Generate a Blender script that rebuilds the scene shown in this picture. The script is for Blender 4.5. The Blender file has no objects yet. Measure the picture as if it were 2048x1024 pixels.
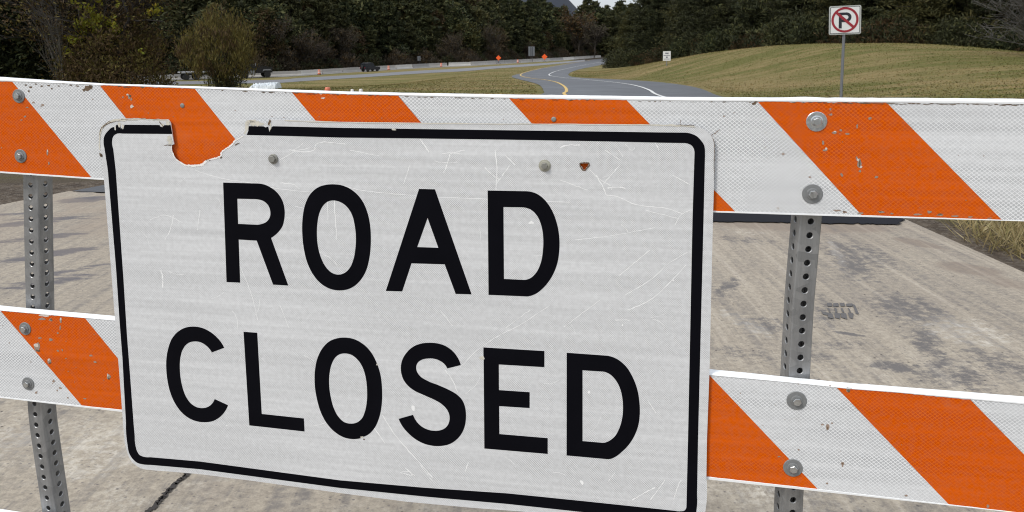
import bpy, bmesh, math, random
import numpy as np
from mathutils import Vector, Matrix
from mathutils.geometry import tessellate_polygon

# ------------------------------------------------------------------ camera, world, sun, exposure
sc = bpy.context.scene
COL = sc.collection
FPX, PY, CAM_Z = 1433.33, 262.0, 1.60
RW = np.array([[0.99995945, -0.00900566, 0.0],
               [-0.00108675, -0.12066910, 0.99269219],
               [-0.00893985, -0.99265194, -0.12067399]])      # world <- camera (x right, y down, z forward)
cam = bpy.data.cameras.new("camera")
cam.sensor_width = 36.0
cam.lens = FPX / 2048 * 36
cam.shift_y = -(512 - PY) / 2048
cam.clip_start, cam.clip_end = 0.05, 6000
cam.dof.use_dof = True
cam.dof.focus_distance = 1.42
cam.dof.aperture_fstop = 20.0
co = bpy.data.objects.new("camera", cam)
COL.objects.link(co)
co.matrix_world = Matrix(((RW[0][0], -RW[0][1], -RW[0][2], 0), (RW[1][0], -RW[1][1], -RW[1][2], 0),
                          (RW[2][0], -RW[2][1], -RW[2][2], CAM_Z), (0, 0, 0, 1)))
sc.camera = co

SUN_EL, SUN_AZ = math.radians(48), math.radians(-128)          # azimuth clockwise from +Y: behind and to the left
world = bpy.data.worlds.new("World")
sc.world = world
world.use_nodes = True
wn, wl = world.node_tree.nodes, world.node_tree.links
wn.clear()
sky = wn.new("ShaderNodeTexSky")
sky.sky_type = 'NISHITA'
sky.sun_disc = False
sky.sun_elevation = SUN_EL
sky.sun_rotation = SUN_AZ
wtc = wn.new("ShaderNodeTexCoord")
wno = wn.new("ShaderNodeTexNoise")
wno.inputs['Scale'].default_value = 3.0
wno.inputs['Detail'].default_value = 6
wrm = wn.new("ShaderNodeMapRange")
wrm.inputs['From Min'].default_value = 0.30
wrm.inputs['From Max'].default_value = 0.62
wrm.inputs['To Min'].default_value = 0.55
wrm.inputs['To Max'].default_value = 0.95
wmx = wn.new("ShaderNodeMixRGB")
wmx.inputs['Color2'].default_value = (8.6, 8.9, 9.4, 1)        # overcast cloud
wbg = wn.new("ShaderNodeBackground")
wbg.inputs['Strength'].default_value = 0.10
wou = wn.new("ShaderNodeOutputWorld")
wl.new(wtc.outputs['Generated'], wno.inputs['Vector'])
wl.new(wno.outputs['Fac'], wrm.inputs['Value'])
wl.new(wrm.outputs['Result'], wmx.inputs['Fac'])
wsx = wn.new("ShaderNodeSeparateXYZ")
wgr = wn.new("ShaderNodeMapRange")                             # overcast: the zenith is brighter than the horizon
wgr.inputs['From Min'].default_value = 0.0
wgr.inputs['From Max'].default_value = 0.75
wgr.inputs['To Min'].default_value = 0.60
wgr.inputs['To Max'].default_value = 1.25
wmu = wn.new("ShaderNodeMixRGB")
wmu.blend_type = 'MULTIPLY'
wmu.inputs['Fac'].default_value = 1.0
wmu.inputs['Color1'].default_value = (8.4, 8.8, 9.5, 1)
wl.new(wtc.outputs['Generated'], wsx.inputs[0])
wl.new(wsx.outputs['Z'], wgr.inputs['Value'])
wl.new(wgr.outputs['Result'], wmu.inputs['Color2'])
wl.new(wmu.outputs['Color'], wmx.inputs['Color2'])
wl.new(sky.outputs['Color'], wmx.inputs['Color1'])
wl.new(wmx.outputs['Color'], wbg.inputs['Color'])
wl.new(wbg.outputs['Background'], wou.inputs['Surface'])

sl = bpy.data.lights.new("sun", 'SUN')
sl.energy = 1.9
sl.angle = math.radians(13)
sl.color = (1.0, 0.96, 0.90)
so = bpy.data.objects.new("sun", sl)
COL.objects.link(so)
sd = Vector((math.sin(SUN_AZ) * math.cos(SUN_EL), math.cos(SUN_AZ) * math.cos(SUN_EL), math.sin(SUN_EL)))
so.rotation_euler = sd.to_track_quat('Z', 'Y').to_euler()
so.location = (-6, -8, 12)

sc.view_settings.view_transform = 'Standard'
sc.view_settings.look = 'None'
sc.view_settings.exposure = 0.30
sc.view_settings.gamma = 1.0
sc.view_settings.use_curve_mapping = False
try:
    sc.cycles.use_denoising = True
    sc.cycles.filter_width = 1.1
    sc.cycles.max_bounces = 6
    sc.cycles.transparent_max_bounces = 4
except Exception:
    pass

# ------------------------------------------------------------------ helpers
rnd = random.Random(7)
rng = np.random.default_rng(11)


def ray(u, v):
    d = RW @ np.array([(u - 1024) / FPX, (v - PY) / FPX, 1.0])
    return d / np.linalg.norm(d)


def smooth(t):
    t = np.clip(t, 0, 1)
    return t * t * (3 - 2 * t)


def _interp(xs, ys):
    xs, ys = np.array(xs, float), np.array(ys, float)
    m = np.gradient(ys, xs)

    def f(x):
        x = np.clip(x, xs[0], xs[-1])
        i = np.clip(np.searchsorted(xs, x) - 1, 0, len(xs) - 2)
        h = xs[i + 1] - xs[i]
        t = (x - xs[i]) / h
        return ((2 * t**3 - 3 * t**2 + 1) * ys[i] + (t**3 - 2 * t**2 + t) * h * m[i]
                + (-2 * t**3 + 3 * t**2) * ys[i + 1] + (t**3 - t**2) * h * m[i + 1])
    return f


f_ramp = _interp([-60, 0, 10, 25, 59, 110, 190, 400, 3000], [0, 0, 0, -0.28, -1.25, -2.35, -3.4, -3.5, -3.5])
f_bank = _interp([-60, 0, 9, 20, 30, 42, 60, 75, 100, 150, 400, 3000], [0, 0, 0, .10, .55, 1.38, .95, .2, -1.1, -2.4, -3, -3])
f_edge = _interp([-60, 0, 10, 28, 40, 52, 75, 100, 150, 200, 3000], [3.6, 3.6, 4.0, 8.4, 7.6, 6.5, 7.2, 10, 18, 26, 26])
BA, BB = np.array([-58.0, 84.0]), np.array([34.0, 262.0])          # run of the highway's far side
BDIR = (BB - BA) / np.linalg.norm(BB - BA)
BNRM = np.array([-BDIR[1], BDIR[0]])


def H(x, y):
    x, y = np.asarray(x, float), np.asarray(y, float)
    r = f_ramp(y)
    left = -3.4 * smooth((y - 12) / 88.0)
    z = r + (left - r) * smooth((-x - 1.0) / 16.0) * smooth((y - 6) / 20)
    bank = f_bank(y)
    bank = bank - 1.25 * smooth((x - 23) / 14.0) * smooth((y - 15) / 20) * smooth((75 - y) / 20)
    z = z + (bank - z) * smooth((x - f_edge(y) - 0.8) / 12.0)
    s = (x - BA[0]) * BNRM[0] + (y - BA[1]) * BNRM[1]
    z = z + np.clip(s - 7, 0, 260) * 0.13 * smooth((y - 60) / 60)
    return z


def ground_hit(u, v, dmax=600, up=0.0):
    d = ray(u, v)
    t0, o = 1.0, np.array([0, 0, CAM_Z - up])
    t = 1.0
    while t < dmax:
        p = o + d * t
        if p[2] < H(p[0], p[1]):
            a, b = t0, t
            for _ in range(40):
                m = (a + b) / 2
                p = o + d * m
                if p[2] < H(p[0], p[1]):
                    b = m
                else:
                    a = m
            return o + d * b
        t0 = t
        t += max(0.15, t * 0.01)
    return o + d * dmax


def on_col(u, D):
    d = ray(u, 88)
    x = d[0] / d[1] * D
    return float(x), float(D), float(H(x, D))


def link(o, parent=None):
    COL.objects.link(o)
    if parent is not None:
        o.parent = parent
    return o


def mesh_obj(name, verts, faces, mats, parent=None, midx=None, smooth_sh=False):
    me = bpy.data.meshes.new(name)
    me.from_pydata([tuple(map(float, v)) for v in verts], [], faces)
    for m in (mats if isinstance(mats, (list, tuple)) else [mats]):
        me.materials.append(m)
    if midx is not None:
        me.polygons.foreach_set('material_index', np.array(midx, dtype=np.int32))
    if smooth_sh:
        me.polygons.foreach_set('use_smooth', np.ones(len(me.polygons), dtype=bool))
    me.update()
    return link(bpy.data.objects.new(name, me), parent)


def bm_obj(name, bm, mat, parent=None, smooth_sh=False):
    me = bpy.data.meshes.new(name)
    bm.to_mesh(me)
    bm.free()
    for m in (mat if isinstance(mat, (list, tuple)) else [mat]):
        me.materials.append(m)
    if smooth_sh:
        me.polygons.foreach_set('use_smooth', np.ones(len(me.polygons), dtype=bool))
    return link(bpy.data.objects.new(name, me), parent)


def thing(name, label, cat, loc=(0, 0, 0), rz=0.0, group=None):
    o = bpy.data.objects.new(name, None)
    o.empty_display_size = 0.2
    COL.objects.link(o)
    o.location = loc
    o.rotation_euler = (0, 0, rz)
    return tag(o, label, cat, group)


def tag(o, label, cat, group=None):
    o['label'] = label
    o['category'] = cat
    if group:
        o['group'] = group
    return o


def kind(o, k, label=None):
    o['kind'] = k
    if label:
        o['label'] = label
    return o


def dup(root, loc, rz=0.0, scale=None, label=None, group=None):
    r = root.copy()
    COL.objects.link(r)
    r.location = loc
    r.rotation_euler = (0, 0, rz)
    if scale is not None:
        r.scale = scale
    if label:
        r['label'] = label
    if group:
        r['group'] = group
    for ch in list(root.children):
        c = ch.copy()
        COL.objects.link(c)
        c.parent = r
        for g in list(ch.children):
            e = g.copy()
            COL.objects.link(e)
            e.parent = c
    return r


def add_box(bm, x0, x1, y0, y1, z0, z1, mi=0, bev=0.0):
    vs = [bm.verts.new(p) for p in ((x0, y0, z0), (x1, y0, z0), (x1, y1, z0), (x0, y1, z0),
                                    (x0, y0, z1), (x1, y0, z1), (x1, y1, z1), (x0, y1, z1))]
    fs = [bm.faces.new([vs[i] for i in q]) for q in ((3, 2, 1, 0), (4, 5, 6, 7), (0, 1, 5, 4), (1, 2, 6, 5), (2, 3, 7, 6), (3, 0, 4, 7))]
    for f in fs:
        f.material_index = mi
    if bev > 0:
        es = list({e for f in fs for e in f.edges})
        bmesh.ops.bevel(bm, geom=es, offset=bev, segments=2, affect='EDGES')
    return fs


def add_prism(bm, pts, y0, y1, axis='y', mi=0):
    """closed outline pts (2D) extruded along an axis"""
    def P(p, w):
        return (p[0], w, p[1]) if axis == 'y' else ((w, p[0], p[1]) if axis == 'x' else (p[0], p[1], w))
    a = [bm.verts.new(P(p, y0)) for p in pts]
    b = [bm.verts.new(P(p, y1)) for p in pts]
    n = len(pts)
    fs = [bm.faces.new(a), bm.faces.new(list(reversed(b)))]
    for i in range(n):
        fs.append(bm.faces.new((a[i], b[i], b[(i + 1) % n], a[(i + 1) % n])))
    for f in fs:
        f.material_index = mi
    return fs


def add_tube(bm, p0, p1, r0, r1, n=6, cap=True, mi=0):
    p0, p1 = Vector(p0), Vector(p1)
    d = (p1 - p0)
    if d.length < 1e-6:
        return
    d.normalize()
    a = d.orthogonal().normalized()
    b = d.cross(a)
    A = [bm.verts.new(p0 + (a * math.cos(t) + b * math.sin(t)) * r0) for t in [2 * math.pi * i / n for i in range(n)]]
    B = [bm.verts.new(p1 + (a * math.cos(t) + b * math.sin(t)) * r1) for t in [2 * math.pi * i / n for i in range(n)]]
    for i in range(n):
        f = bm.faces.new((A[i], A[(i + 1) % n], B[(i + 1) % n], B[i]))
        f.material_index = mi
    if cap:
        bm.faces.new(list(reversed(A))).material_index = mi
        bm.faces.new(B).material_index = mi


def add_lathe(bm, prof, n=24, axis='z', mi=0, c=(0, 0, 0)):
    """prof: list of (r, h)"""
    rings = []
    for r, h in prof:
        ring = []
        for i in range(n):
            t = 2 * math.pi * i / n
            x, y = r * math.cos(t), r * math.sin(t)
            p = {'z': (x, y, h), 'y': (x, h, y), 'x': (h, x, y)}[axis]
            ring.append(bm.verts.new((p[0] + c[0], p[1] + c[1], p[2] + c[2])))
        rings.append(ring)
    for a, b in zip(rings[:-1], rings[1:]):
        for i in range(n):
            bm.faces.new((a[i], a[(i + 1) % n], b[(i + 1) % n], b[i])).material_index = mi
    for ring in (rings[0], rings[-1]):
        try:
            bm.faces.new(ring).material_index = mi
        except Exception:
            pass


# ------------------------------------------------------------------ materials
class NT:
    """small node-tree writer"""
    def __init__(s, name):
        s.m = bpy.data.materials.new(name)
        s.m.use_nodes = True
        s.n, s.l = s.m.node_tree.nodes, s.m.node_tree.links
        s.bsdf = s.n['Principled BSDF']
        s.tc = s.n.new('ShaderNodeTexCoord')

    def put(s, sock, v):
        if hasattr(v, 'is_linked'):
            s.l.new(v, sock)
        elif isinstance(v, (tuple, list)) and len(v) == 3 and sock.type == 'RGBA':
            sock.default_value = (*v, 1)
        else:
            sock.default_value = v

    def coord(s, scale=(1, 1, 1), loc=(0, 0, 0), rot=(0, 0, 0), src='Object'):
        mp = s.n.new('ShaderNodeMapping')
        mp.inputs['Scale'].default_value = scale
        mp.inputs['Location'].default_value = loc
        mp.inputs['Rotation'].default_value = rot
        s.l.new(s.tc.outputs[src], mp.inputs['Vector'])
        return mp.outputs['Vector']

    def noise(s, vec, scale, detail=4, rough=0.55, dist=0.0):
        t = s.n.new('ShaderNodeTexNoise')
        s.put(t.inputs['Vector'], vec)
        t.inputs['Scale'].default_value = scale
        t.inputs['Detail'].default_value = detail
        t.inputs['Roughness'].default_value = rough
        t.inputs['Distortion'].default_value = dist
        return t.outputs['Fac']

    def voro(s, vec, scale, feature='F1', out='Distance'):
        t = s.n.new('ShaderNodeTexVoronoi')
        t.feature = feature
        s.put(t.inputs['Vector'], vec)
        t.inputs['Scale'].default_value = scale
        return t.outputs[out]

    def rng(s, v, a, b, c=0.0, d=1.0, smoothst=False):
        t = s.n.new('ShaderNodeMapRange')
        if smoothst:
            t.interpolation_type = 'SMOOTHSTEP'
        for nme, x in zip(('From Min', 'From Max', 'To Min', 'To Max'), (a, b, c, d)):
            t.inputs[nme].default_value = x
        s.put(t.inputs['Value'], v)
        return t.outputs['Result']

    def math(s, op, a, b=0.0, c=0.0):
        t = s.n.new('ShaderNodeMath')
        t.operation = op
        s.put(t.inputs[0], a)
        s.put(t.inputs[1], b)
        if op in ('MULTIPLY_ADD', 'COMPARE', 'SMOOTH_MIN'):
            s.put(t.inputs[2], c)
        return t.outputs[0]

    def mix(s, f, a, b, mode='MIX'):
        t = s.n.new('ShaderNodeMixRGB')
        t.blend_type = mode
        s.put(t.inputs['Fac'], f)
        s.put(t.inputs['Color1'], a)
        s.put(t.inputs['Color2'], b)
        return t.outputs['Color']

    def spot(s, c, p0, p1, w, lo=.25, hi=1.0):
        """mask of a stain: an ellipse between two ground points"""
        p0, p1 = np.array(p0), np.array(p1)
        m, d = (p0 + p1) / 2, p1 - p0
        mp = s.n.new('ShaderNodeMapping')
        mp.vector_type = 'TEXTURE'
        mp.inputs['Location'].default_value = (m[0], m[1], 0)
        mp.inputs['Rotation'].default_value = (0, 0, math.atan2(d[1], d[0]))
        mp.inputs['Scale'].default_value = (np.linalg.norm(d) / 2 + w * .5, w, 50)
        s.l.new(c, mp.inputs['Vector'])
        vm = s.n.new('ShaderNodeVectorMath')
        vm.operation = 'LENGTH'
        s.l.new(mp.outputs['Vector'], vm.inputs[0])
        return s.rng(vm.outputs['Value'], lo, hi, 1, 0, True)

    def xyz(s, vec):
        t = s.n.new('ShaderNodeSeparateXYZ')
        s.put(t.inputs[0], vec)
        return t.outputs

    def island(s):
        return s.n.new('ShaderNodeNewGeometry').outputs['Random Per Island']

    def objrand(s):
        return s.n.new('ShaderNodeObjectInfo').outputs['Random']

    def bump(s, h, strength=0.3, dist=0.01):
        t = s.n.new('ShaderNodeBump')
        t.inputs['Strength'].default_value = strength
        t.inputs['Distance'].default_value = dist
        s.put(t.inputs['Height'], h)
        s.l.new(t.outputs['Normal'], s.bsdf.inputs['Normal'])

    def out(s, col, rough=0.6, metal=0.0, spec=None):
        s.put(s.bsdf.inputs['Base Color'], col)
        s.put(s.bsdf.inputs['Roughness'], rough)
        s.put(s.bsdf.inputs['Metallic'], metal)
        if spec is not None:
            s.bsdf.inputs['Specular IOR Level'].default_value = spec
        return s.m


def plain(name, col, rough=0.6, metal=0.0, var=0.12, scale=8.0, spec=None):
    t = NT(name)
    n = t.noise(t.coord(), scale, 5)
    dark = tuple(c * (1 - var) for c in col)
    lite = tuple(min(1, c * (1 + var)) for c in col)
    return t.out(t.mix(n, dark, lite), t.rng(n, 0.2, 0.8, max(0, rough - .08), min(1, rough + .08)), metal, spec)


def sheeting(name, line, cell, cw, ch, fade_lo, fade_hi, dirt=0.25, spec=.10, gr=.10):
    """retroreflective film: sealed diamond cells, dirt and faded bands"""
    t = NT(name)
    c = t.coord()
    X, Y, Z = t.xyz(c)
    u, v = t.math('DIVIDE', X, cw), t.math('DIVIDE', Z, ch)
    d1 = t.math('ABSOLUTE', t.math('SUBTRACT', t.math('FRACT', t.math('ADD', u, v)), 0.5))
    d2 = t.math('ABSOLUTE', t.math('SUBTRACT', t.math('FRACT', t.math('SUBTRACT', u, v)), 0.5))
    ln = t.rng(t.math('MAXIMUM', d1, d2), 0.37, 0.45, 0, 1, True)
    big = t.noise(t.coord((1.2, 1, 5.0)), 2.2, 3)
    band = t.noise(t.coord((0.7, 1, 30.0)), 2.4, 3, 0.6)
    fade = t.math('MULTIPLY', t.rng(big, 0.38, 0.6, fade_lo, fade_hi), t.rng(band, 0.3, 0.65, 0.45, 1.0))
    avg = tuple(a * .45 + b * .55 for a, b in zip(line, cell))
    flat = t.mix(t.rng(band, 0.35, 0.7), tuple(x * 1.10 for x in avg), tuple(x * .88 for x in avg))
    pat = t.mix(ln, cell, line)
    col = t.mix(fade, flat, pat)
    g = t.noise(c, 9.0, 8, 0.7)
    col = t.mix(t.rng(g, 0.60, 0.82, 0, dirt), col, (0.33, 0.28, 0.20))
    fine = t.noise(c, 120.0, 3)
    col = t.mix(t.rng(fine, 0.35, 0.65, 0, gr), col, (0.2, 0.19, 0.18))
    t.bump(t.math('ADD', ln, t.math('MULTIPLY', big, 2.0)), 0.08, 0.001)
    return t.out(col, 0.55, 0.0, spec)


m_white_sheet = sheeting("rail_white_film", (0.93, 0.935, 0.93), (0.42, 0.43, 0.44), 0.0079, 0.0066, 0.40, 1.0)
m_orange_sheet = sheeting("rail_orange_film", (0.75, 0.142, 0.005), (0.51, 0.064, 0.0012), 0.0079, 0.0066, 0.3, 1.0, 0.16, .03)
m_sign_sheet = sheeting("sign_white_film", (0.90, 0.905, 0.905), (0.43, 0.435, 0.44), 0.0040, 0.0036, 0.25, 1.0, 0.08, .08, .14)
m_black_film = plain("black_film", (0.004, 0.004, 0.006), 0.55, 0, .3, 14, 0.03)
m_rail_plastic = plain("white_plastic", (0.80, 0.81, 0.81), 0.40, 0, .05, 12)
m_torn = plain("torn_film", (0.82, 0.80, 0.76), 0.7, 0, .06, 40)
m_cream = plain("dirty_film", (0.58, 0.55, 0.47), 0.75, 0, .25, 90)
m_brown = plain("brown_grime", (0.13, 0.085, 0.05), 0.85, 0, .5, 150)
m_dent = plain("bruised_film", (0.30, 0.22, 0.17), 0.7, 0, .5, 300)
m_bared = plain("bared_plastic", (0.60, 0.52, 0.46), .7, 0, .35, 400)
m_scratch = plain("pale_scratch", (0.82, 0.82, 0.81), 0.6, 0, .05, 60)
m_alu = plain("sign_back_metal", (0.45, 0.46, 0.46), 0.45, 0.7, .15, 20)


def galv():
    t = NT("galvanised_steel")
    c = t.coord()
    v = t.voro(c, 55, out='Color')
    n = t.noise(t.coord((1, 1, .15)), 40, 5, .7)
    X, Y, Z = t.xyz(v)
    col = t.mix(X, (0.30, 0.305, 0.31), (0.42, 0.425, 0.43))
    col = t.mix(t.rng(n, .35, .75), col, (0.21, 0.21, 0.21))
    t.bump(n, .12, .002)
    return t.out(col, t.rng(n, .3, .7, .38, .6), 0.75)


m_galv = galv()
m_bolt = plain("zinc_bolt", (0.50, 0.51, 0.51), 0.33, 0.9, .35, 150)
m_bolt_dull = plain("dull_bolt", (0.27, 0.265, 0.24), 0.55, 0.6, .3, 120)
m_washer = plain("zinc_washer", (0.215, 0.22, 0.22), 0.6, 0.3, .25, 160)
m_washer_bright = plain("bright_washer", (0.62, 0.64, 0.65), 0.28, 0.9, .2, 160)


def concrete():
    t = NT("weathered_concrete")
    c = t.coord()
    X, Y, Z = t.xyz(c)
    big = t.noise(c, 0.55, 5, .6)
    mid = t.noise(c, 3.0, 6, .65)
    fine = t.noise(t.coord((.8, 1, 1)), 36.0, 9, .85)
    grit = t.noise(c, 150.0, 3, .7)
    col = t.mix(t.rng(big, .3, .7), (0.395, 0.345, 0.268), (0.28, 0.244, 0.192))
    col = t.mix(t.rng(mid, .52, .75, 0, .55), col, (0.25, 0.215, 0.18))
    col = t.mix(t.rng(fine, .38, .66), t.mix(.55, col, (0.12, .10, .085)), t.mix(.22, col, (.66, .58, .46)))
    # exposed aggregate: separate grey and dark stones
    vd = t.voro(t.coord((1.0, 1.3, 1)), 62)
    vc = t.xyz(t.voro(t.coord((1.0, 1.3, 1)), 62, out='Color'))
    stone = t.math('MULTIPLY', t.rng(vd, .24, .40, 1, 0), t.rng(vc[0], .58, .62))
    col = t.mix(t.math('MULTIPLY', stone, .75), col, t.mix(vc[1], (0.10, .09, .09), (.36, .31, .25)))
    vd2 = t.voro(c, 21)
    vc2 = t.xyz(t.voro(c, 21, out='Color'))
    pit = t.math('MULTIPLY', t.rng(vd2, .07, .16, 1, 0), t.rng(vc2[0], .78, .80))
    col = t.mix(t.math('MULTIPLY', pit, .85), col, (0.045, 0.04, 0.038))
    # worn lime patches close to the barricade
    lime = t.math('MULTIPLY', t.rng(t.noise(c, 2.3, 6, .7), .50, .70), t.rng(Y, 3.9, 2.4))
    col = t.mix(t.math('MULTIPLY', lime, t.rng(t.noise(c, 45, 4, .7), .42, .6, 0, .75)), col, (.62, .58, .50))
    # rubber smears and stains, each with its own place on the slab
    def spots(lst):
        acc = None
        for u0, v0, u1, v1, w, k in lst:
            q = t.math('MULTIPLY', t.spot(c, ground_hit(u0, v0)[:2], ground_hit(u1, v1)[:2], w), k)
            acc = q if acc is None else t.math('MAXIMUM', acc, q)
        return acc
    brk = t.noise(t.coord((.55, 1, 1)), 26, 9, .80)
    brl = t.noise(t.coord((.16, 1.5, 1), rot=(0, 0, math.radians(-10))), 9, 8, .72)
    brr = t.noise(t.coord((2.4, .7, 1), rot=(0, 0, math.radians(14))), 5, 9, .75)
    dk = spots([(1655, 468, 1740, 590, .22, .9), (1700, 480, 1780, 560, .2, .7), (1760, 590, 1900, 670, .30, .9), (1735, 736, 1835, 746, .10, 1.25), (1835, 640, 1880, 745, .13, .8),
                (1800, 745, 1980, 762, .22, .8), (1425, 610, 1480, 555, .08, .9), (1470, 640, 1570, 665, .16, .8), (1640, 585, 1660, 690, .10, .7), (1640, 700, 1720, 690, .10, .6),
                (1430, 480, 1560, 490, .16, .7), (1900, 700, 2060, 770, .25, .5), (1600, 700, 1660, 735, .12, .6), (1650, 668, 1735, 680, .035, 1.2), (1430, 700, 1540, 730, .12, .5)])
    f1 = t.rng(t.math('ADD', t.math('MULTIPLY', dk, .13), t.math('ADD', t.math('MULTIPLY', brk, .6), t.math('MULTIPLY', brr, .4))), .545, .635)
    col = t.mix(t.math('MULTIPLY', t.math('MULTIPLY', f1, t.rng(dk, .02, .2)), .85), col, (0.095, 0.09, 0.092))
    dl = spots([(104, 408, 240, 398, .22, 1.5), (150, 388, 240, 383, .10, 1.3), (-60, 440, 240, 440, .2, .6), (-120, 470, 240, 428, .18, 1.0), (-100, 500, 240, 462, .14, 1.1), (-60, 540, 240, 492, .16, 1.2), (-60, 590, 240, 548, .16, .8), (60, 560, 240, 530, .10, 1.0), (-200, 450, 120, 425, .12, .8)])
    f2 = t.rng(t.math('ADD', t.math('MULTIPLY', dl, .17), t.math('ADD', t.math('MULTIPLY', brl, .65), t.math('MULTIPLY', brk, .35))), .56, .65)
    col = t.mix(t.math('MULTIPLY', t.math('MULTIPLY', f2, t.rng(dl, .02, .2)), .90), col, (0.095, 0.09, 0.10))
    wl_ = spots([(1880, 640, 1980, 700, .30, 1), (1430, 620, 1550, 690, .12, 1), (60, 960, 400, 850, .30, 1), (-60, 900, 120, 880, .20, .9), (1440, 465, 1560, 470, .25, .5), (1650, 470, 1700, 560, .06, .9)])
    f3 = t.rng(t.math('ADD', t.math('MULTIPLY', wl_, .12), brk), .56, .70)
    col = t.mix(t.math('MULTIPLY', t.math('MULTIPLY', f3, t.rng(wl_, .02, .5)), .50), col, (.60, .56, .49))
    br = spots([(1860, 532, 2010, 556, .22, 1), (1400, 452, 1830, 462, .32, 1), (1780, 478, 1900, 506, .14, 1), (1950, 555, 2100, 590, .2, .7)])
    f4 = t.rng(t.math('ADD', t.math('MULTIPLY', br, .40), t.math('MULTIPLY', mid, .6)), .40, .60)
    col = t.mix(t.math('MULTIPLY', t.math('MULTIPLY', f4, t.rng(br, .02, .3)), .65), col, (.185, .145, .115))
    # long faint wheel tracks running away from the viewer
    trk_ = t.noise(t.coord((9, .22, 1), rot=(0, 0, math.radians(13))), 1.3, 6, .7)
    col = t.mix(t.math('MULTIPLY', t.rng(trk_, .45, .62, 0, .75), t.rng(brk, .40, .58)), col, (.13, .12, .115))
    col = t.mix(t.math('MULTIPLY', t.rng(trk_, .46, .32, 0, .22), t.rng(X, .3, .9)), col, (.56, .51, .44))
    # tan earth washed onto the far edge
    e = t.math('MULTIPLY', t.rng(Y, 5.1, 6.5), t.rng(t.noise(c, 1.8, 6), .40, .62))
    col = t.mix(t.math('MULTIPLY', e, .6), col, (0.25, 0.20, 0.155))
    hgt = t.math('ADD', t.math('MULTIPLY', fine, .7), t.math('SUBTRACT', t.math('MULTIPLY', grit, .35), pit))
    t.bump(hgt, .55, .006)
    return t.out(col, .85, 0, .25)


def asphalt(name, a, b, rough=.62, spec=.45):
    t = NT(name)
    c = t.coord()
    n = t.noise(c, .5, 5)
    g = t.noise(c, 70, 4, .7)
    col = t.mix(t.rng(n, .3, .7), a, b)
    col = t.mix(t.rng(g, .3, .7, 0, .35), col, tuple(x * 1.9 for x in a))
    t.bump(g, .3, .004)
    return t.out(col, t.rng(n, .3, .7, rough - .08, rough + .1), 0, spec)


def grass_ground(blade=False):
    t = NT("mown_grass_blades" if blade else "mown_grass")
    c = t.coord()
    X, Y, Z = t.xyz(c)
    big = t.noise(t.coord((.45, 1, 1), rot=(0, 0, .5)), .22, 5, .6)
    mid = t.noise(t.coord((.22, 1.3, 1), rot=(0, 0, .35)), .9, 6, .7)
    fine = t.noise(c, 7.0, 5, .75)
    grit = t.noise(c, 40.0, 3, .7)
    green, tan, brn = (0.090, 0.096, 0.022), (0.225, 0.170, 0.078), (0.105, 0.070, 0.036)
    col = t.mix(t.rng(t.math('ADD', t.math('MULTIPLY', big, .55), t.math('MULTIPLY', mid, .55)), .49, .62), green, tan)
    col = t.mix(t.rng(fine, .52, .75, 0, .7), col, brn)
    col = t.mix(t.rng(grit, .35, .7, 0, .45), col, (0.24, .20, .10))
    if blade:
        i_ = t.island()
        col = t.mix(1, col, t.mix(i_, (.80, .80, .78), (1.28, 1.24, 1.2)), 'MULTIPLY')
        return t.out(col, .95, 0, .1)
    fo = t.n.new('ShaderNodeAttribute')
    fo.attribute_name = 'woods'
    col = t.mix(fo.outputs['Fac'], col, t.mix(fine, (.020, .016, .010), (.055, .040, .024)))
    # bare damp earth next to the slab
    e = t.math('MULTIPLY', t.rng(Y, 13, 9), t.math('MULTIPLY', t.rng(X, 5.2, 3.9), t.rng(X, -14, -8)))
    col = t.mix(t.math('MULTIPLY', e, t.rng(mid, .3, .55, .5, 1)), col, (0.085, 0.068, 0.052))
    t.bump(t.math('ADD', fine, grit), .8, .05)
    return t.out(col, .95, 0, .1)


def foliage(name, cols, tl=0.15, hue_obj=True):
    """leaves: every leaf or spray its own shade, trees differ a little"""
    t = NT(name)
    i = t.island()
    r = t.n.new('ShaderNodeValToRGB')
    cr = r.color_ramp
    while len(cr.elements) < len(cols):
        cr.elements.new(0.5)
    for k, (e, cc) in enumerate(zip(cr.elements, cols)):
        e.position = k / (len(cols) - 1)
        e.color = (*cc, 1)
    t.l.new(i, r.inputs['Fac'])
    cl = t.noise(t.coord(), .9, 3)
    col = t.mix(t.rng(cl, .35, .65, 0, .55), r.outputs['Color'], tuple(x * .5 for x in cols[0]))
    if hue_obj:
        col = t.mix(t.math('MULTIPLY', t.objrand(), .35), col, (0.052, .044, .020))
    t.out(col, .75, 0, .2)
    tr = t.n.new('ShaderNodeBsdfTranslucent')
    t.l.new(col, tr.inputs['Color'])
    mx = t.n.new('ShaderNodeMixShader')
    mx.inputs[0].default_value = tl
    t.l.new(t.bsdf.outputs[0], mx.inputs[1])
    t.l.new(tr.outputs[0], mx.inputs[2])
    t.l.new(mx.outputs[0], t.n['Material Output'].inputs['Surface'])
    return t.m


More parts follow.
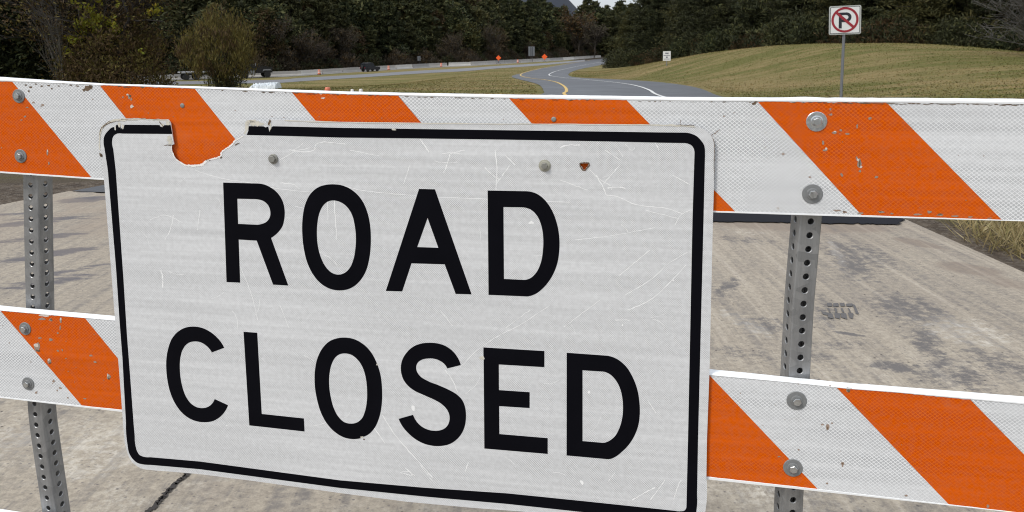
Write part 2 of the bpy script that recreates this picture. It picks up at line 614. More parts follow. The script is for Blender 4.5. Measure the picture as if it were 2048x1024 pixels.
m_asph = asphalt("ramp_asphalt", (0.042, 0.044, 0.048), (0.064, 0.066, 0.071), .5, .35)
m_fresh = asphalt("fresh_asphalt", (0.013, 0.013, 0.016), (0.024, 0.025, 0.029), .85, .03)
m_hwy = asphalt("highway_asphalt", (0.115, 0.117, 0.125), (0.16, 0.16, 0.168), .6)
m_lane = asphalt("pale_lane", (0.17, 0.165, 0.155), (0.22, 0.21, 0.20), .7)
m_grass = grass_ground()
m_turf = grass_ground(True)
m_yellow = plain("yellow_paint", (0.50, 0.33, 0.08), .6, 0, .15, 3)
m_wline = plain("white_paint", (0.55, 0.55, 0.53), .6, 0, .12, 3)
m_pine = foliage("pine_needles", [(0.030, 0.040, 0.017), (0.056, 0.068, 0.026), (0.098, 0.102, 0.037), (0.138, 0.128, 0.050)])
m_opine = foliage("olive_needles", [(0.030, 0.034, 0.010), (0.055, 0.056, 0.016), (0.085, 0.080, 0.022), (0.105, 0.090, 0.03)])
m_dpine = foliage("dark_needles", [(0.010, 0.016, 0.007), (0.020, 0.028, 0.011), (0.037, 0.046, 0.018), (0.062, 0.068, 0.026)])
m_brownleaf = foliage("brown_leaves", [(0.035, 0.022, 0.012), (0.060, 0.038, 0.018), (0.085, 0.055, 0.024), (0.11, 0.062, 0.022)])
m_greyt = foliage("grey_twigs", [(0.040, 0.033, 0.027), (0.060, 0.048, 0.038), (0.085, 0.066, 0.050), (0.05, 0.045, 0.022)])
m_rust = foliage("rust_leaves", [(0.075, 0.030, 0.010), (0.13, 0.060, 0.02), (0.10, 0.07, 0.025), (0.05, 0.05, 0.018)])
m_yellowleaf = foliage("yellow_leaves", [(0.17, 0.16, 0.012), (0.24, 0.23, 0.025), (0.20, 0.23, 0.03), (0.28, 0.17, 0.02)], .3, False)
m_olive = foliage("olive_twigs", [(0.085, 0.066, 0.018), (0.135, 0.106, 0.028), (0.180, 0.142, 0.040), (0.095, 0.098, 0.026)], .2, False)
m_vine = foliage("vine_leaves", [(0.060, 0.040, 0.020), (0.105, 0.072, 0.034), (0.075, 0.045, 0.022), (0.13, 0.085, 0.030)], .2, False)
m_bark = plain("bark", (0.055, 0.045, 0.036), .9, 0, .4, 10)
m_darkbark = plain("dark_bark", (0.022, 0.018, 0.015), .9, 0, .4, 10)
m_dry = foliage("dry_grass_blades", [(0.28, 0.21, 0.09), (0.42, 0.33, 0.17), (0.20, 0.19, 0.07), (0.52, 0.43, 0.26)], .2, False)
m_jersey = [plain("barrier_concrete", (0.34, 0.32, 0.29), .85, 0, .25, 1.2),
            plain("pale_barrier_concrete", (0.47, 0.45, 0.41), .85, 0, .2, 1.2),
            plain("grey_barrier_concrete", (0.25, 0.24, 0.225), .85, 0, .25, 1.2)]
m_sor = plain("orange_sign_film", (0.88, 0.115, 0.016), .5, 0, .08, 5)
m_cone = plain("orange_plastic", (0.62, 0.17, 0.09), .5, 0, .12, 8)
m_conew = plain("white_band", (0.74, 0.70, 0.66), .5, 0, .1, 8)
m_signgrey = plain("sign_back_grey", (0.17, 0.18, 0.19), .5, .4, .1, 4)
m_postgrey = plain("post_grey", (0.22, 0.225, 0.235), .55, .5, .15, 9)
m_signwhite = plain("sign_white", (0.66, 0.66, 0.64), .45, 0, .06, 9)
m_edgegrey = plain("sign_edge", (0.42, 0.43, 0.40), .5, .1, .1, 9)
m_red = plain("sign_red", (0.27, 0.012, 0.022), .45, 0, .12, 9)
m_ink = plain("sign_ink", (0.012, 0.012, 0.018), .45, 0, .2, 9)
m_faded = plain("faded_ink", (0.13, 0.13, 0.17), .55, 0, .2, 9)
m_carblack = plain("black_car_paint", (0.012, 0.013, 0.017), .22, .0, .2, 2)
m_glass = plain("dark_glass", (0.02, 0.024, 0.028), .08, 0, .1, 2)
m_tyre = plain("tyre_rubber", (0.018, 0.018, 0.018), .85, 0, .2, 20)
m_rim = plain("rim_metal", (0.45, 0.46, 0.47), .35, .8, .1, 10)
m_deck = plain("trailer_deck", (0.36, 0.36, 0.37), .6, .2, .2, 2)
m_darkframe = plain("dark_frame", (0.03, 0.03, 0.035), .6, .3, .2, 3)
m_crack = plain("crack_fill", (0.035, 0.030, 0.027), .95, 0, .3, 40)
m_rubber = plain("rubber_print", (0.095, 0.09, 0.088), .9, 0, .35, 60)
m_dirt = None

# ------------------------------------------------------------------ setting: ground and roads


def graded(a0, a1, first, grow, start):
    out, s, x = [start], first, start
    while x < a1:
        x += s
        s *= grow
        out.append(min(x, a1))
    s, x, lo = first, start, []
    while x > a0:
        x -= s
        s *= grow
        lo.append(max(x, a0))
    return np.array(sorted(set(lo + out)))


xs, ys = graded(-1500, 1500, .6, 1.045, 4.0), graded(-40, 2600, .6, 1.03, 10.0)
gx, gy = np.meshgrid(xs, ys)
gz = H(gx, gy)
inside = smooth((5.6 + .25 - np.abs(gx + .8)) / .5)                # the ground lies lower under the slab
gz = gz - 0.05 * ((gx > -5.0) & (gx < 3.4) & (gy < 6.0))
nx, ny = len(xs), len(ys)
faces = [(j * nx + i, j * nx + i + 1, (j + 1) * nx + i + 1, (j + 1) * nx + i) for j in range(ny - 1) for i in range(nx - 1)]
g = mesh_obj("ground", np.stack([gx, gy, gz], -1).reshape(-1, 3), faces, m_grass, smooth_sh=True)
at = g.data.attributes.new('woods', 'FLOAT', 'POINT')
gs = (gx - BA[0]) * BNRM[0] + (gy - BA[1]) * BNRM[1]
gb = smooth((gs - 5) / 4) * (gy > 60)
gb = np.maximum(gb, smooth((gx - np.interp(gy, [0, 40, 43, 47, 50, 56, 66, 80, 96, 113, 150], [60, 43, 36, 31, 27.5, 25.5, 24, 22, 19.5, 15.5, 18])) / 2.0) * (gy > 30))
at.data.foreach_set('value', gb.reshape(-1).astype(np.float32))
kind(g, 'structure')


def resample(P, n):
    P = np.array(P, float)
    d = np.r_[0, np.cumsum(np.linalg.norm(np.diff(P, axis=0), axis=1))]
    t = np.linspace(0, d[-1], n)
    return np.stack([np.interp(t, d, P[:, k]) for k in range(P.shape[1])], -1)


def crom(P, n=6, closed=False):
    """centripetal-ish smoothing of a 2D polyline"""
    P = [np.array(p, float) for p in P]
    N = len(P)
    out = []
    for i in range(N if closed else N - 1):
        p0 = P[(i - 1) % N] if closed or i > 0 else P[i]
        p1, p2 = P[i], P[(i + 1) % N]
        p3 = P[(i + 2) % N] if closed or i + 2 < N else p2
        for k in range(n):
            t = k / n
            out.append(0.5 * (2 * p1 + (p2 - p0) * t + (2 * p0 - 5 * p1 + 4 * p2 - p3) * t * t + (3 * p1 - p0 - 3 * p2 + p3) * t**3))
    if not closed:
        out.append(P[-1])
    return np.array(out)


def px_line(pts, up=0.0):
    return [ground_hit(u, v, 600, up)[:2] for u, v in pts]


def drape_strip(name, L, R, mat, dz, across=4, drop=True):
    V, F = [], []
    n = len(L)
    for i in range(n):
        for k in range(across + 1):
            p = L[i] + (R[i] - L[i]) * (k / across)
            V.append((p[0], p[1], H(p[0], p[1]) + dz))
    for i in range(n - 1):
        for k in range(across):
            a = i * (across + 1) + k
            F.append((a, a + 1, a + across + 2, a + across + 1))
    return mesh_obj(name, V, F, mat, smooth_sh=True)


def line_strip(name, P, w, mat, dz):
    P = np.array(P)
    T = np.gradient(P, axis=0)
    T /= np.linalg.norm(T, axis=1)[:, None] + 1e-9
    N = np.stack([-T[:, 1], T[:, 0]], -1)
    return drape_strip(name, P + N * w / 2, P - N * w / 2, mat, dz, 1)


m_conc = concrete()
# concrete slab: edge to edge of the closed road, with a real step down to the earth
jl = np.array([-4.9, 7.75])
jr = np.array([3.47, 6.30])
slabL = np.array([[-9.0, -4], [-5.9, 5.5], jl])
slabR = np.array([[3.47, -4], [3.47, 4.2], jr])
L, R = resample(slabL, 60), resample(slabR, 60)
V, F = [], []
AC = 60
for i in range(60):
    for k in range(AC + 1):
        p = L[i] + (R[i] - L[i]) * k / AC
        wob = 0
        if i == 59:
            wob = 0.05 * math.sin(k * 1.7) + .04 * math.sin(k * .61 + 1)
        V.append((p[0], p[1] + wob, H(p[0], p[1]) + .02))
for i in range(59):
    for k in range(AC):
        a = i * (AC + 1) + k
        F.append((a, a + 1, a + AC + 2, a + AC + 1))
border = [i * (AC + 1) + AC for i in range(60)] + [59 * (AC + 1) + k for k in range(AC - 1, -1, -1)] + [i * (AC + 1) for i in range(58, -1, -1)]
base = len(V)
for b in border:
    V.append((V[b][0], V[b][1], V[b][2] - .12))
for q in range(len(border) - 1):
    F.append((border[q], base + q, base + q + 1, border[q + 1]))
kind(mesh_obj("concrete_pavement", V, F, m_conc), 'structure')

# the asphalt ramp beyond the slab
left_px = [(1082, 190), (1086.6, 182.4), (1084, 176), (1075.9, 169.5), (1058.7, 164), (1037, 158.8), (1024, 154.4),
           (1026, 151.2), (1038, 148.4), (1057, 142.6), (1080, 137), (1114, 131), (1147, 125.4), (1180, 119.8), (1215, 116.2)]
right_px = [(1437, 192.7), (1417.4, 184.5), (1396, 177), (1363.7, 170.6), (1320.7, 165.2), (1267, 161.3), (1213, 158.6), (1170, 156.6), (1144.6, 154.2),
            (1137, 150.8), (1138, 147.4), (1144, 143.7), (1159.6, 138.6), (1183, 134), (1209, 128.7), (1232, 124.8), (1262, 120.5)]
la = np.array([(-4.85, 7.75), (-4.2, 9.2), (-2.6, 13), (-.6, 19)] + [tuple(p) for p in px_line(left_px)])
ra = np.array([(3.46, 6.27), (4.3, 10), (6.3, 17)] + [tuple(p) for p in px_line(right_px)])
la, ra = crom(la, 6), crom(ra, 6)


def split_resample(P, apex, n1, n2):
    i = int(np.argmin(np.linalg.norm(P - apex, axis=1)))
    return np.vstack([resample(P[:i + 1], n1)[:-1], resample(P[i:], n2)])


apl, apr = np.array(px_line([(1024, 153)])[0]), np.array(px_line([(1137, 149.5)])[0])
LL, RR = split_resample(la, apl, 60, 50), split_resample(ra, apr, 60, 50)
kind(drape_strip("asphalt_road", LL, RR, m_asph, .026, 10), 'structure')
yl = [(1128.5, 190), (1132.8, 184.5), (1131.7, 178), (1125, 171.6), (1112, 165.2), (1091, 160.7), (1063, 157.3), (1045, 153.6),
      (1041, 150.6), (1046, 146.8), (1063, 141.6), (1084.4, 137), (1116.7, 131.5), (1148.9, 126), (1180, 121)]
wh = [(1318, 192.7), (1299, 182), (1277.8, 174.2), (1252, 168.8), (1213, 164.1), (1170, 159.8), (1127, 156), (1103, 152.8), (1098, 150),
      (1103, 146.6), (1114.5, 142.2), (1136, 137), (1161.8, 131.6), (1191.9, 126.2), (1222, 121.5)]
ypts = crom(np.array([(0.3, 9), (1.2, 15), (1.9, 20)] + [tuple(p) for p in px_line(yl)]), 6)
wpts = crom(np.array([(2.9, 8), (4.0, 13), (5.0, 18)] + [tuple(p) for p in px_line(wh)]), 6)
kind(line_strip("yellow_edge_marking", ypts, .13, m_yellow, .040), 'structure')
kind(line_strip("white_edge_marking", wpts, .12, m_wline, .040), 'structure')

# the highway on the left: near lanes, grass verge, far lane
hn = [(180, 178), (340, 170), (549, 166.2), (600, 163), (727, 154.9), (860, 146), (961, 140), (1063, 132.4), (1120, 127.4), (1170, 122.5)]
hf = [(180, 166.5), (340, 163.5), (549, 160), (600, 156.2), (727, 148.9), (860, 140.4), (961, 134.6), (1063, 128), (1120, 124), (1170, 119.5)]
ln_ = [(180, 165), (340, 161), (549, 154.5), (600, 152), (727, 143.6), (860, 135.6), (961, 130.8), (1063, 124.8), (1120, 121.4), (1170, 117.5)]
hnp, hfp, lnp = (resample(crom(np.array(px_line(q)), 6), 90) for q in (hn, hf, ln_))
kind(drape_strip("highway", hfp, hnp, m_hwy, .03, 4), 'structure')
# barrier line (world) a little beyond the far lane
bpx = [(200, 163.5), (340, 159.8), (549, 153), (600, 150.6), (727, 142.2), (860, 134.2), (961, 129.4), (1063, 123.6), (1120, 120.4), (1165, 117.2), (1222, 113.6)]
bline = crom(np.array(px_line(bpx)), 8)
bl90 = resample(bline, 90)
kind(drape_strip("highway_far_lane", bl90, lnp, m_lane, .03, 3), 'structure')


def px_poly(name, pts, mat, dz, jit=0.0, sub=6):
    P = crom(np.array(px_line(pts, dz)), sub, True)
    if jit:
        P = P + rng.normal(0, jit, P.shape)
    tri = tessellate_polygon([[Vector((p[0], p[1], 0)) for p in P]])
    V = [(p[0], p[1], H(p[0], p[1]) + dz) for p in P]
    o = mesh_obj(name, V, [tuple(t) for t in tri], mat)
    me = o.data
    bm = bmesh.new()
    bm.from_mesh(me)
    bmesh.ops.recalc_face_normals(bm, faces=bm.faces)
    for f in bm.faces:
        if f.normal.z < 0:
            f.normal_flip()
    bm.to_mesh(me)
    bm.free()
    return o


kind(px_poly("asphalt_seam", [(1380, 424), (1500, 425), (1640, 428), (1790, 434), (1806, 441), (1790, 448), (1740, 447), (1680, 446.5), (1600, 445.5), (1540, 444), (1480, 443), (1430, 443), (1380, 442)], m_fresh, .031, .012, 9), 'structure')
t_ = NT("dirt")
c_ = t_.coord()
n_ = t_.noise(c_, 5, 8, .75)
gv = t_.voro(c_, 30, out='Color')
col_ = t_.mix(t_.rng(n_, .35, .65), (0.055, .043, .034), (0.145, .115, .085))
col_ = t_.mix(t_.rng(t_.xyz(gv)[0], .6, .9, 0, .5), col_, (.20, .175, .145))
t_.bump(t_.math('ADD', n_, t_.noise(c_, 40, 4)), .9, .04)
m_dirt = t_.out(col_, .95, 0, .1)
kind(px_poly("dirt_shoulder", [(-260, 372), (-100, 369), (0, 369), (120, 366), (230, 362), (230, 384), (140, 396), (60, 405), (0, 413), (-120, 428), (-260, 448)], m_dirt, .012, .02), 'structure')
kind(px_poly("gravel_edge", [(1796, 440), (1850, 436), (1930, 462), (2010, 490), (2110, 530), (2110, 585), (2048, 552), (1960, 512), (1880, 475), (1820, 450)], m_dirt, .016, .01), 'structure')

# crack between two slabs, a tread print, chips of dark stone
crk = [(400, 932), (384, 944), (376, 957), (366, 968), (352, 978), (342, 990), (332, 1000), (322, 1011), (308, 1026), (290, 1046), (262, 1080)]
cp = np.array(px_line(crk))
cp = crom(cp, 8)
cp = cp + rng.normal(0, .0035, cp.shape)
T = np.gradient(cp, axis=0)
T /= np.linalg.norm(T, axis=1)[:, None]
Nn = np.stack([-T[:, 1], T[:, 0]], -1)
wv = (.009 + .006 * np.abs(np.sin(np.arange(len(cp)) * .9)) + rng.uniform(0, .006, len(cp)))[:, None]
kind(drape_strip("pavement_crack", cp + Nn * wv * .6, cp - Nn * wv * .6, m_crack, .0245, 1), 'structure')
V, F = [], []


def quad_px(pts, dz=.0245):
    b = len(V)
    for u, v in pts:
        p = ground_hit(u + rng.normal(0, .8), v + rng.normal(0, .45))
        V.append((p[0], p[1], .02 + dz - .02 + H(p[0], p[1])))
    F.append(tuple(range(b, b + len(pts))))


for k in range(4):
    u0 = 1652 + k * 13.5
    quad_px([(u0, 614), (u0 + 10.5, 614), (u0 + 12, 620.5), (u0 + 1.5, 620.5)])
    quad_px([(u0 + 3, 624), (u0 + 6, 624), (u0 + 9, 633), (u0 + 6, 633)])
    quad_px([(u0 + 2, 633), (u0 + 13, 635), (u0 + 15, 646), (u0 + 4, 643)])
quad_px([(1704, 615), (1709, 617), (1718, 636), (1711, 636)])
quad_px([(1642, 630), (1652, 632), (1654, 638), (1644, 637)])
kind(mesh_obj("tyre_print", V, F, m_rubber), 'structure')

# ------------------------------------------------------------------ barricade frame of reference
TB = np.array([-0.84434511, 1.45980252, -0.9064445])               # lower left corner of the sign, from the camera
E1 = np.array([math.cos(math.radians(-10.1397)), math.sin(math.radians(-10.1397)), 0.0])
NB = np.array([-E1[1], E1[0], 0.0])                                # away from the camera
ORG = TB + np.array([0, 0, CAM_Z])
B_LOC = Vector((ORG[0], ORG[1], 0.0))
B_Z = ORG[2]
B_ROT = math.radians(-10.1397)


def pl(u, v, off=0.0):
    """pixel -> (along, up) on the vertical plane 'off' metres behind the sign's face"""
    d = ray(u, v)
    o = np.array([0, 0, CAM_Z])
    p0 = ORG + NB * off
    k = ((p0 - o) @ NB) / (d @ NB)
    q = o + d * k
    return float((q - ORG) @ E1), float(q[2])


def contour(pts, org=(0, 0), s=1.0, off=0.0, sub=6):
    """pts: (x, y) corners or (x, y, 1) smooth points of a closed outline in a zoomed crop"""
    P = [np.array([org[0] + p[0] / s, org[1] + p[1] / s]) for p in pts]
    S = [len(p) > 2 for p in pts]
    N = len(P)
    out = []
    for i in range(N):
        j = (i + 1) % N
        p1, p2 = P[i], P[j]
        if not S[i] and not S[j]:
            out.append(p1)
            continue
        L_ = np.linalg.norm(p2 - p1)

        def tang(k):
            if not S[k]:
                return None
            a, b = P[(k - 1) % N], P[(k + 1) % N]
            la_, lb = np.linalg.norm(P[k] - a) + 1e-9, np.linalg.norm(b - P[k]) + 1e-9
            tt = (P[k] - a) / la_ * lb + (b - P[k]) / lb * la_
            return tt / (np.linalg.norm(tt) + 1e-9)
        t1, t2 = tang(i), tang(j)
        if t1 is None:
            t1 = (p2 - p1) / L_ * 2 - t2 if t2 is not None else (p2 - p1) / L_
            t1 = (p2 - p1) / L_ if np.linalg.norm(t1) < 1e-6 else t1 / np.linalg.norm(t1)
        if t2 is None:
            t2 = (p2 - p1) / L_ * 2 - t1
            t2 = t2 / (np.linalg.norm(t2) + 1e-9)
        for k in range(sub):
            t = k / sub
            out.append((2 * t**3 - 3 * t**2 + 1) * p1 + (t**3 - 2 * t**2 + t) * L_ * t1 + (-2 * t**3 + 3 * t**2) * p2 + (t**3 - t**2) * L_ * t2)
    return [pl(u, v, off) for u, v in out]


def plate(name, contours, y_front, y_back, mat, parent, side=True, midx=0):
    """flat part from outlines (first outer, rest holes), given thickness"""
    loops = [[Vector((a, b, 0)) for a, b in c] for c in contours]
    tri = tessellate_polygon(loops)
    flat = [p for c in contours for p in c]
    n = len(flat)
    V = [(a, y_front, b) for a, b in flat] + [(a, y_back, b) for a, b in flat]
    F = []
    for t in tri:
        a, b, c = (flat[i] for i in t)
        area = (b[0] - a[0]) * (c[1] - a[1]) - (b[1] - a[1]) * (c[0] - a[0])
        t = tuple(t) if area > 0 else tuple(reversed(t))
        F.append(t)
        F.append(tuple(n + i for i in reversed(t)))
    if side:
        st = 0
        for c in contours:
            m = len(c)
            for i in range(m):
                F.append((st + i, st + (i + 1) % m, n + st + (i + 1) % m, n + st + i))
            st += m
    o = mesh_obj(name, V, F, mat, parent)
    bm = bmesh.new()
    bm.from_mesh(o.data)
    bmesh.ops.recalc_face_normals(bm, faces=bm.faces)
    bm.to_mesh(o.data)
    bm.free()
    return o


def ribbon_polys(pts, w, off=0.0, jag=0.0):
    """quads along a pixel polyline; w in px (number or list)"""
    P = np.array(pts, float)
    n = len(P)
    W = np.full(n, w, float) if np.isscalar(w) else np.interp(np.linspace(0, 1, n), np.linspace(0, 1, len(w)), w)
    if jag:
        W = W * rng.uniform(1 - jag, 1 + jag, n)
    T = np.gradient(P, axis=0)
    T /= np.linalg.norm(T, axis=1)[:, None] + 1e-9
    N = np.stack([-T[:, 1], T[:, 0]], -1)
    a = [pl(*q, off) for q in P + N * W[:, None] / 2]
    b = [pl(*q, off) for q in P - N * W[:, None] / 2]
    return a, b


def surface_marks(name, items, mat, y, parent, off=0.0):
    """thin marks lying on a face: items are ('line', pts, width) or ('blob', u, v, ru, rv)"""
    V, F = [], []
    for it in items:
        if it[0] == 'line':
            P = crom(np.array(it[1], float), 7)
            P = P + rng.normal(0, .35, P.shape)
            a, b = ribbon_polys(P, it[2], off, .45)
            s = len(V)
            for p, q in zip(a, b):
                V += [(p[0], y, p[1]), (q[0], y, q[1])]
            for i in range(len(a) - 1):
                F.append((s + 2 * i, s + 2 * i + 1, s + 2 * i + 3, s + 2 * i + 2))
        else:
            _, u, v, ru, rv = it
            n = 9
            s = len(V)
            for k in range(n):
                t = -2 * math.pi * k / n
                q = rng.uniform(.55, 1.25)
                a, b = pl(u + ru * q * math.cos(t), v - rv * q * math.sin(t), off)
                V.append((a, y, b))
            F.append(tuple(range(s, s + n)))
    return mesh_obj(name, V, F, mat, parent)


def merge_into(dst, *srcs):
    bm = bmesh.new()
    bm.from_mesh(dst.data)
    for o in srcs:
        n0 = len(bm.faces)
        k = len(dst.data.materials)
        for m in o.data.materials:
            dst.data.materials.append(m)
        bm.from_mesh(o.data)
        bm.faces.ensure_lookup_table()
        for f in bm.faces[n0:]:
            f.material_index += k
        me = o.data
        bpy.data.objects.remove(o)
        bpy.data.meshes.remove(me)
    bm.to_mesh(dst.data)
    bm.free()


# ------------------------------------------------------------------ barricade
bar = thing("barricade", "three-rail road barricade with orange and white striped boards on perforated steel posts", "barricade", B_LOC, B_ROT)
RAIL_OFF = 0.007                                                    # the boards' faces sit behind the sign plate
DEP = 0.020


def rail(top_px, st_px, sb_px, bot_px, stripes, top_sub, ext, name="rail"):
    """one hollow plastic board: outlines traced on its front plane and carried on beyond the frame"""
    def curve(pts):
        q = sorted(pl(u, v, RAIL_OFF) for u, v in pts)
        X, Z = np.array([p[0] for p in q]), np.array([p[1] for p in q])

        def f(x):
            sl0, sl1 = (Z[1] - Z[0]) / (X[1] - X[0]), (Z[-1] - Z[-2]) / (X[-1] - X[-2])
            sl0, sl1 = np.clip(sl0, -.06, .06), np.clip(sl1, -.06, .06)
            return float(np.interp(x, X, Z) + min(0, x - X[0]) * sl0 + max(0, x - X[-1]) * sl1)
        return f
    ft, fst, fsb, fb = (curve(q) for q in (top_px, st_px, sb_px, bot_px))
    xs_ = np.arange(ext[0], ext[1] + .001, .012)
    V, F = [], []
    y0 = RAIL_OFF
    ph = rng.uniform(0, 6)
    for x in xs_:
        T0, S0, S1, B0 = ft(x) - top_sub, fst(x), fsb(x), fb(x)
        S0 = min(S0, T0 - .003)
        lipn = .0006 * math.sin(x * 9 + ph) + rng.normal(0, .00012)
        prof = [(y0, S1), (y0, S0), (y0 - .0012, S0 + .001), (y0 - .0012, (S0 + T0) / 2 + lipn), (y0 + .0005, T0 - .0015 + lipn), (y0 + .003, T0 + lipn),
                (y0 + DEP - .003, T0 + lipn), (y0 + DEP, T0 - .003), (y0 + DEP, B0 + .003), (y0 + DEP - .003, B0), (y0 + .003, B0),
                (y0 - .0010, B0 + .001), (y0 - .0010, S1 - .0006)]
        V += [(x, a, b) for a, b in prof]
    m = 13
    for i in range(len(xs_) - 1):
        for k in range(m):
            F.append((i * m + k, i * m + (k + 1) % m, (i + 1) * m + (k + 1) % m, (i + 1) * m + k))
    F.append(tuple(range(m)))
    F.append(tuple(reversed([(len(xs_) - 1) * m + k for k in range(m)])))
    r = mesh_obj(name, V, F, m_rail_plastic, bar)
    bm = bmesh.new()
    bm.from_mesh(r.data)
    bmesh.ops.recalc_face_normals(bm, faces=bm.faces)
    bm.to_mesh(r.data)
    bm.free()
    # striped film
    ed = [(pl(*a, RAIL_OFF)[0], pl(*b, RAIL_OFF)[0]) for a, b in stripes]
    P = 0.2155
    while ed[0][0] > ext[0] and ed[0][1] > ext[0]:
        ed.insert(0, (ed[0][0] - P, ed[0][1] - P))
    k0 = len(ed)
    lead = len([e for e in ed if e[0] < pl(*stripes[0][0], RAIL_OFF)[0] - 1e-6])
    while ed[-1][0] < ext[1] or ed[-1][1] < ext[1]:
        ed.append((ed[-1][0] + P, ed[-1][1] + P))
    V, F, MI = [], [], []
    yf = RAIL_OFF - .0004
    lo, hi = ext[0] + .004, ext[1] - .004
    for q in range(len(ed) - 1):
        (t0, b0), (t1, b1) = ed[q], ed[q + 1]
        orange = (q - lead) % 2 == 0
        tp = np.arange(np.clip(t0, lo, hi), np.clip(t1, lo, hi), .005).tolist() + [float(np.clip(t1, lo, hi))]
        bp = np.arange(np.clip(b0, lo, hi), np.clip(b1, lo, hi), .012).tolist() + [float(np.clip(b1, lo, hi))]
        if tp[-1] - tp[0] < 1e-4 and bp[-1] - bp[0] < 1e-4:
            continue
        jit = rng.normal(0, .00045, len(tp)) - np.where(rng.random(len(tp)) > .93, .0012, 0)
        poly = [(x, fsb(x) + rng.normal(0, .0002)) for x in bp] + [(x, fst(x) + j) for x, j in list(zip(tp, jit))[::-1]]
        s = len(V)
        V += [(a, yf, b) for a, b in poly]
        tri = tessellate_polygon([[Vector((a, b, 0)) for a, b in poly]])
        for t in tri:
            a, b, c = (poly[i] for i in t)
            ar = (b[0] - a[0]) * (c[1] - a[1]) - (b[1] - a[1]) * (c[0] - a[0])
            F.append(tuple(s + i for i in (t if ar > 0 else reversed(t))))
            MI.append(1 if orange else 0)
    return r, mesh_obj("striped_film", V, F, [m_white_sheet, m_orange_sheet], r, MI)


r1, f1 = rail([(0, 153.7), (200, 166.3), (430, 174.5), (680, 181.8), (1020, 189.3), (1360, 193.3), (1580, 194), (1607, 192.6), (1632, 193.4), (1660, 194.6), (2048, 198)],
          [(0, 162.7), (200, 170.5), (430, 179), (680, 188.6), (1020, 197), (1360, 202), (1774, 205.5), (2048, 209)],
          [(0, 342.5), (183, 355), (1427, 421.6), (1723, 430), (2003, 439.2)],
          [(0, 346.5), (205, 360.6), (1430, 425.7), (1720, 434.6), (2048, 443.5)],
          [((-195, 150), (-16, 333)), ((25, 163), (183, 355)), ((200, 170), (354, 363)), ((390, 178), (548, 374)), ((584, 186), (752, 385)), ((797, 193), (972, 398)),
           ((1018, 198), (1212, 410)), ((1253, 200), (1470, 422)), ((1516, 204), (1723, 430)), ((1774, 206), (2003, 439))],
          .0014, (-.62, 1.86))
r2, f2 = rail([(0, 610.6), (227, 632), (1420, 737.8), (1696, 766.7), (2048, 793)],
          [(0, 621.5), (226, 641.5), (1420, 751), (1672, 774), (1941, 799), (2048, 809)],
          [(0, 792.6), (165, 811), (241, 818.8), (1414, 952.8), (1635, 977.3), (1897, 1008)],
          [(0, 796), (241, 823.8), (1412, 958.8), (2032, 1026)],
          [((1.3, 622), (163.8, 811)), ((170.6, 637.5), (328, 829)), ((372, 655), (545, 853)), ((577, 673), (768, 880)), ((790, 692), (985, 905)),
           ((985, 711), (1196, 928)), ((1190, 730), (1410, 952)), ((1420, 750.5), (1635, 977.3)), ((1672, 774), (1897, 1008)), ((1941, 799), (2185, 1040))],
          .0075, (-.62, 1.86))
a0, z0 = pl(8, 1021, RAIL_OFF)
dz3 = z0 - (pl(8, 611.3, RAIL_OFF)[1] + (a0 - pl(8, 611.3, RAIL_OFF)[0]) * -.03)


def shift(pts, dz):
    """pixel outlines of the middle board moved down the same plane"""
    out = []
    for u, v in pts:
        a, b = pl(u, v, RAIL_OFF)
        w = ORG + E1 * a + NB * RAIL_OFF
        w[2] = b + dz
        q = RW.T @ (w - np.array([0, 0, CAM_Z]))
        out.append((1024 + FPX * q[0] / q[2], PY + FPX * q[1] / q[2]))
    return out


_r2 = ([(0, 610.6), (227, 632), (1420, 737.8), (2048, 793)], [(0, 621.5), (226, 641.5), (1420, 751), (2048, 809)],
       [(0, 792.6), (241, 818.8), (1414, 952.8), (1897, 1008)], [(0, 796), (241, 823.8), (1412, 958.8), (2032, 1026)])
_s2 = [((1.3, 622), (163.8, 811)), ((170.6, 637.5), (328, 829)), ((372, 655), (545, 853)), ((577, 673), (768, 880))]
r3, f3 = rail(*[shift(q, dz3) for q in _r2], [tuple(shift(list(e), dz3)) for e in _s2], .011, (-.62, 1.86))


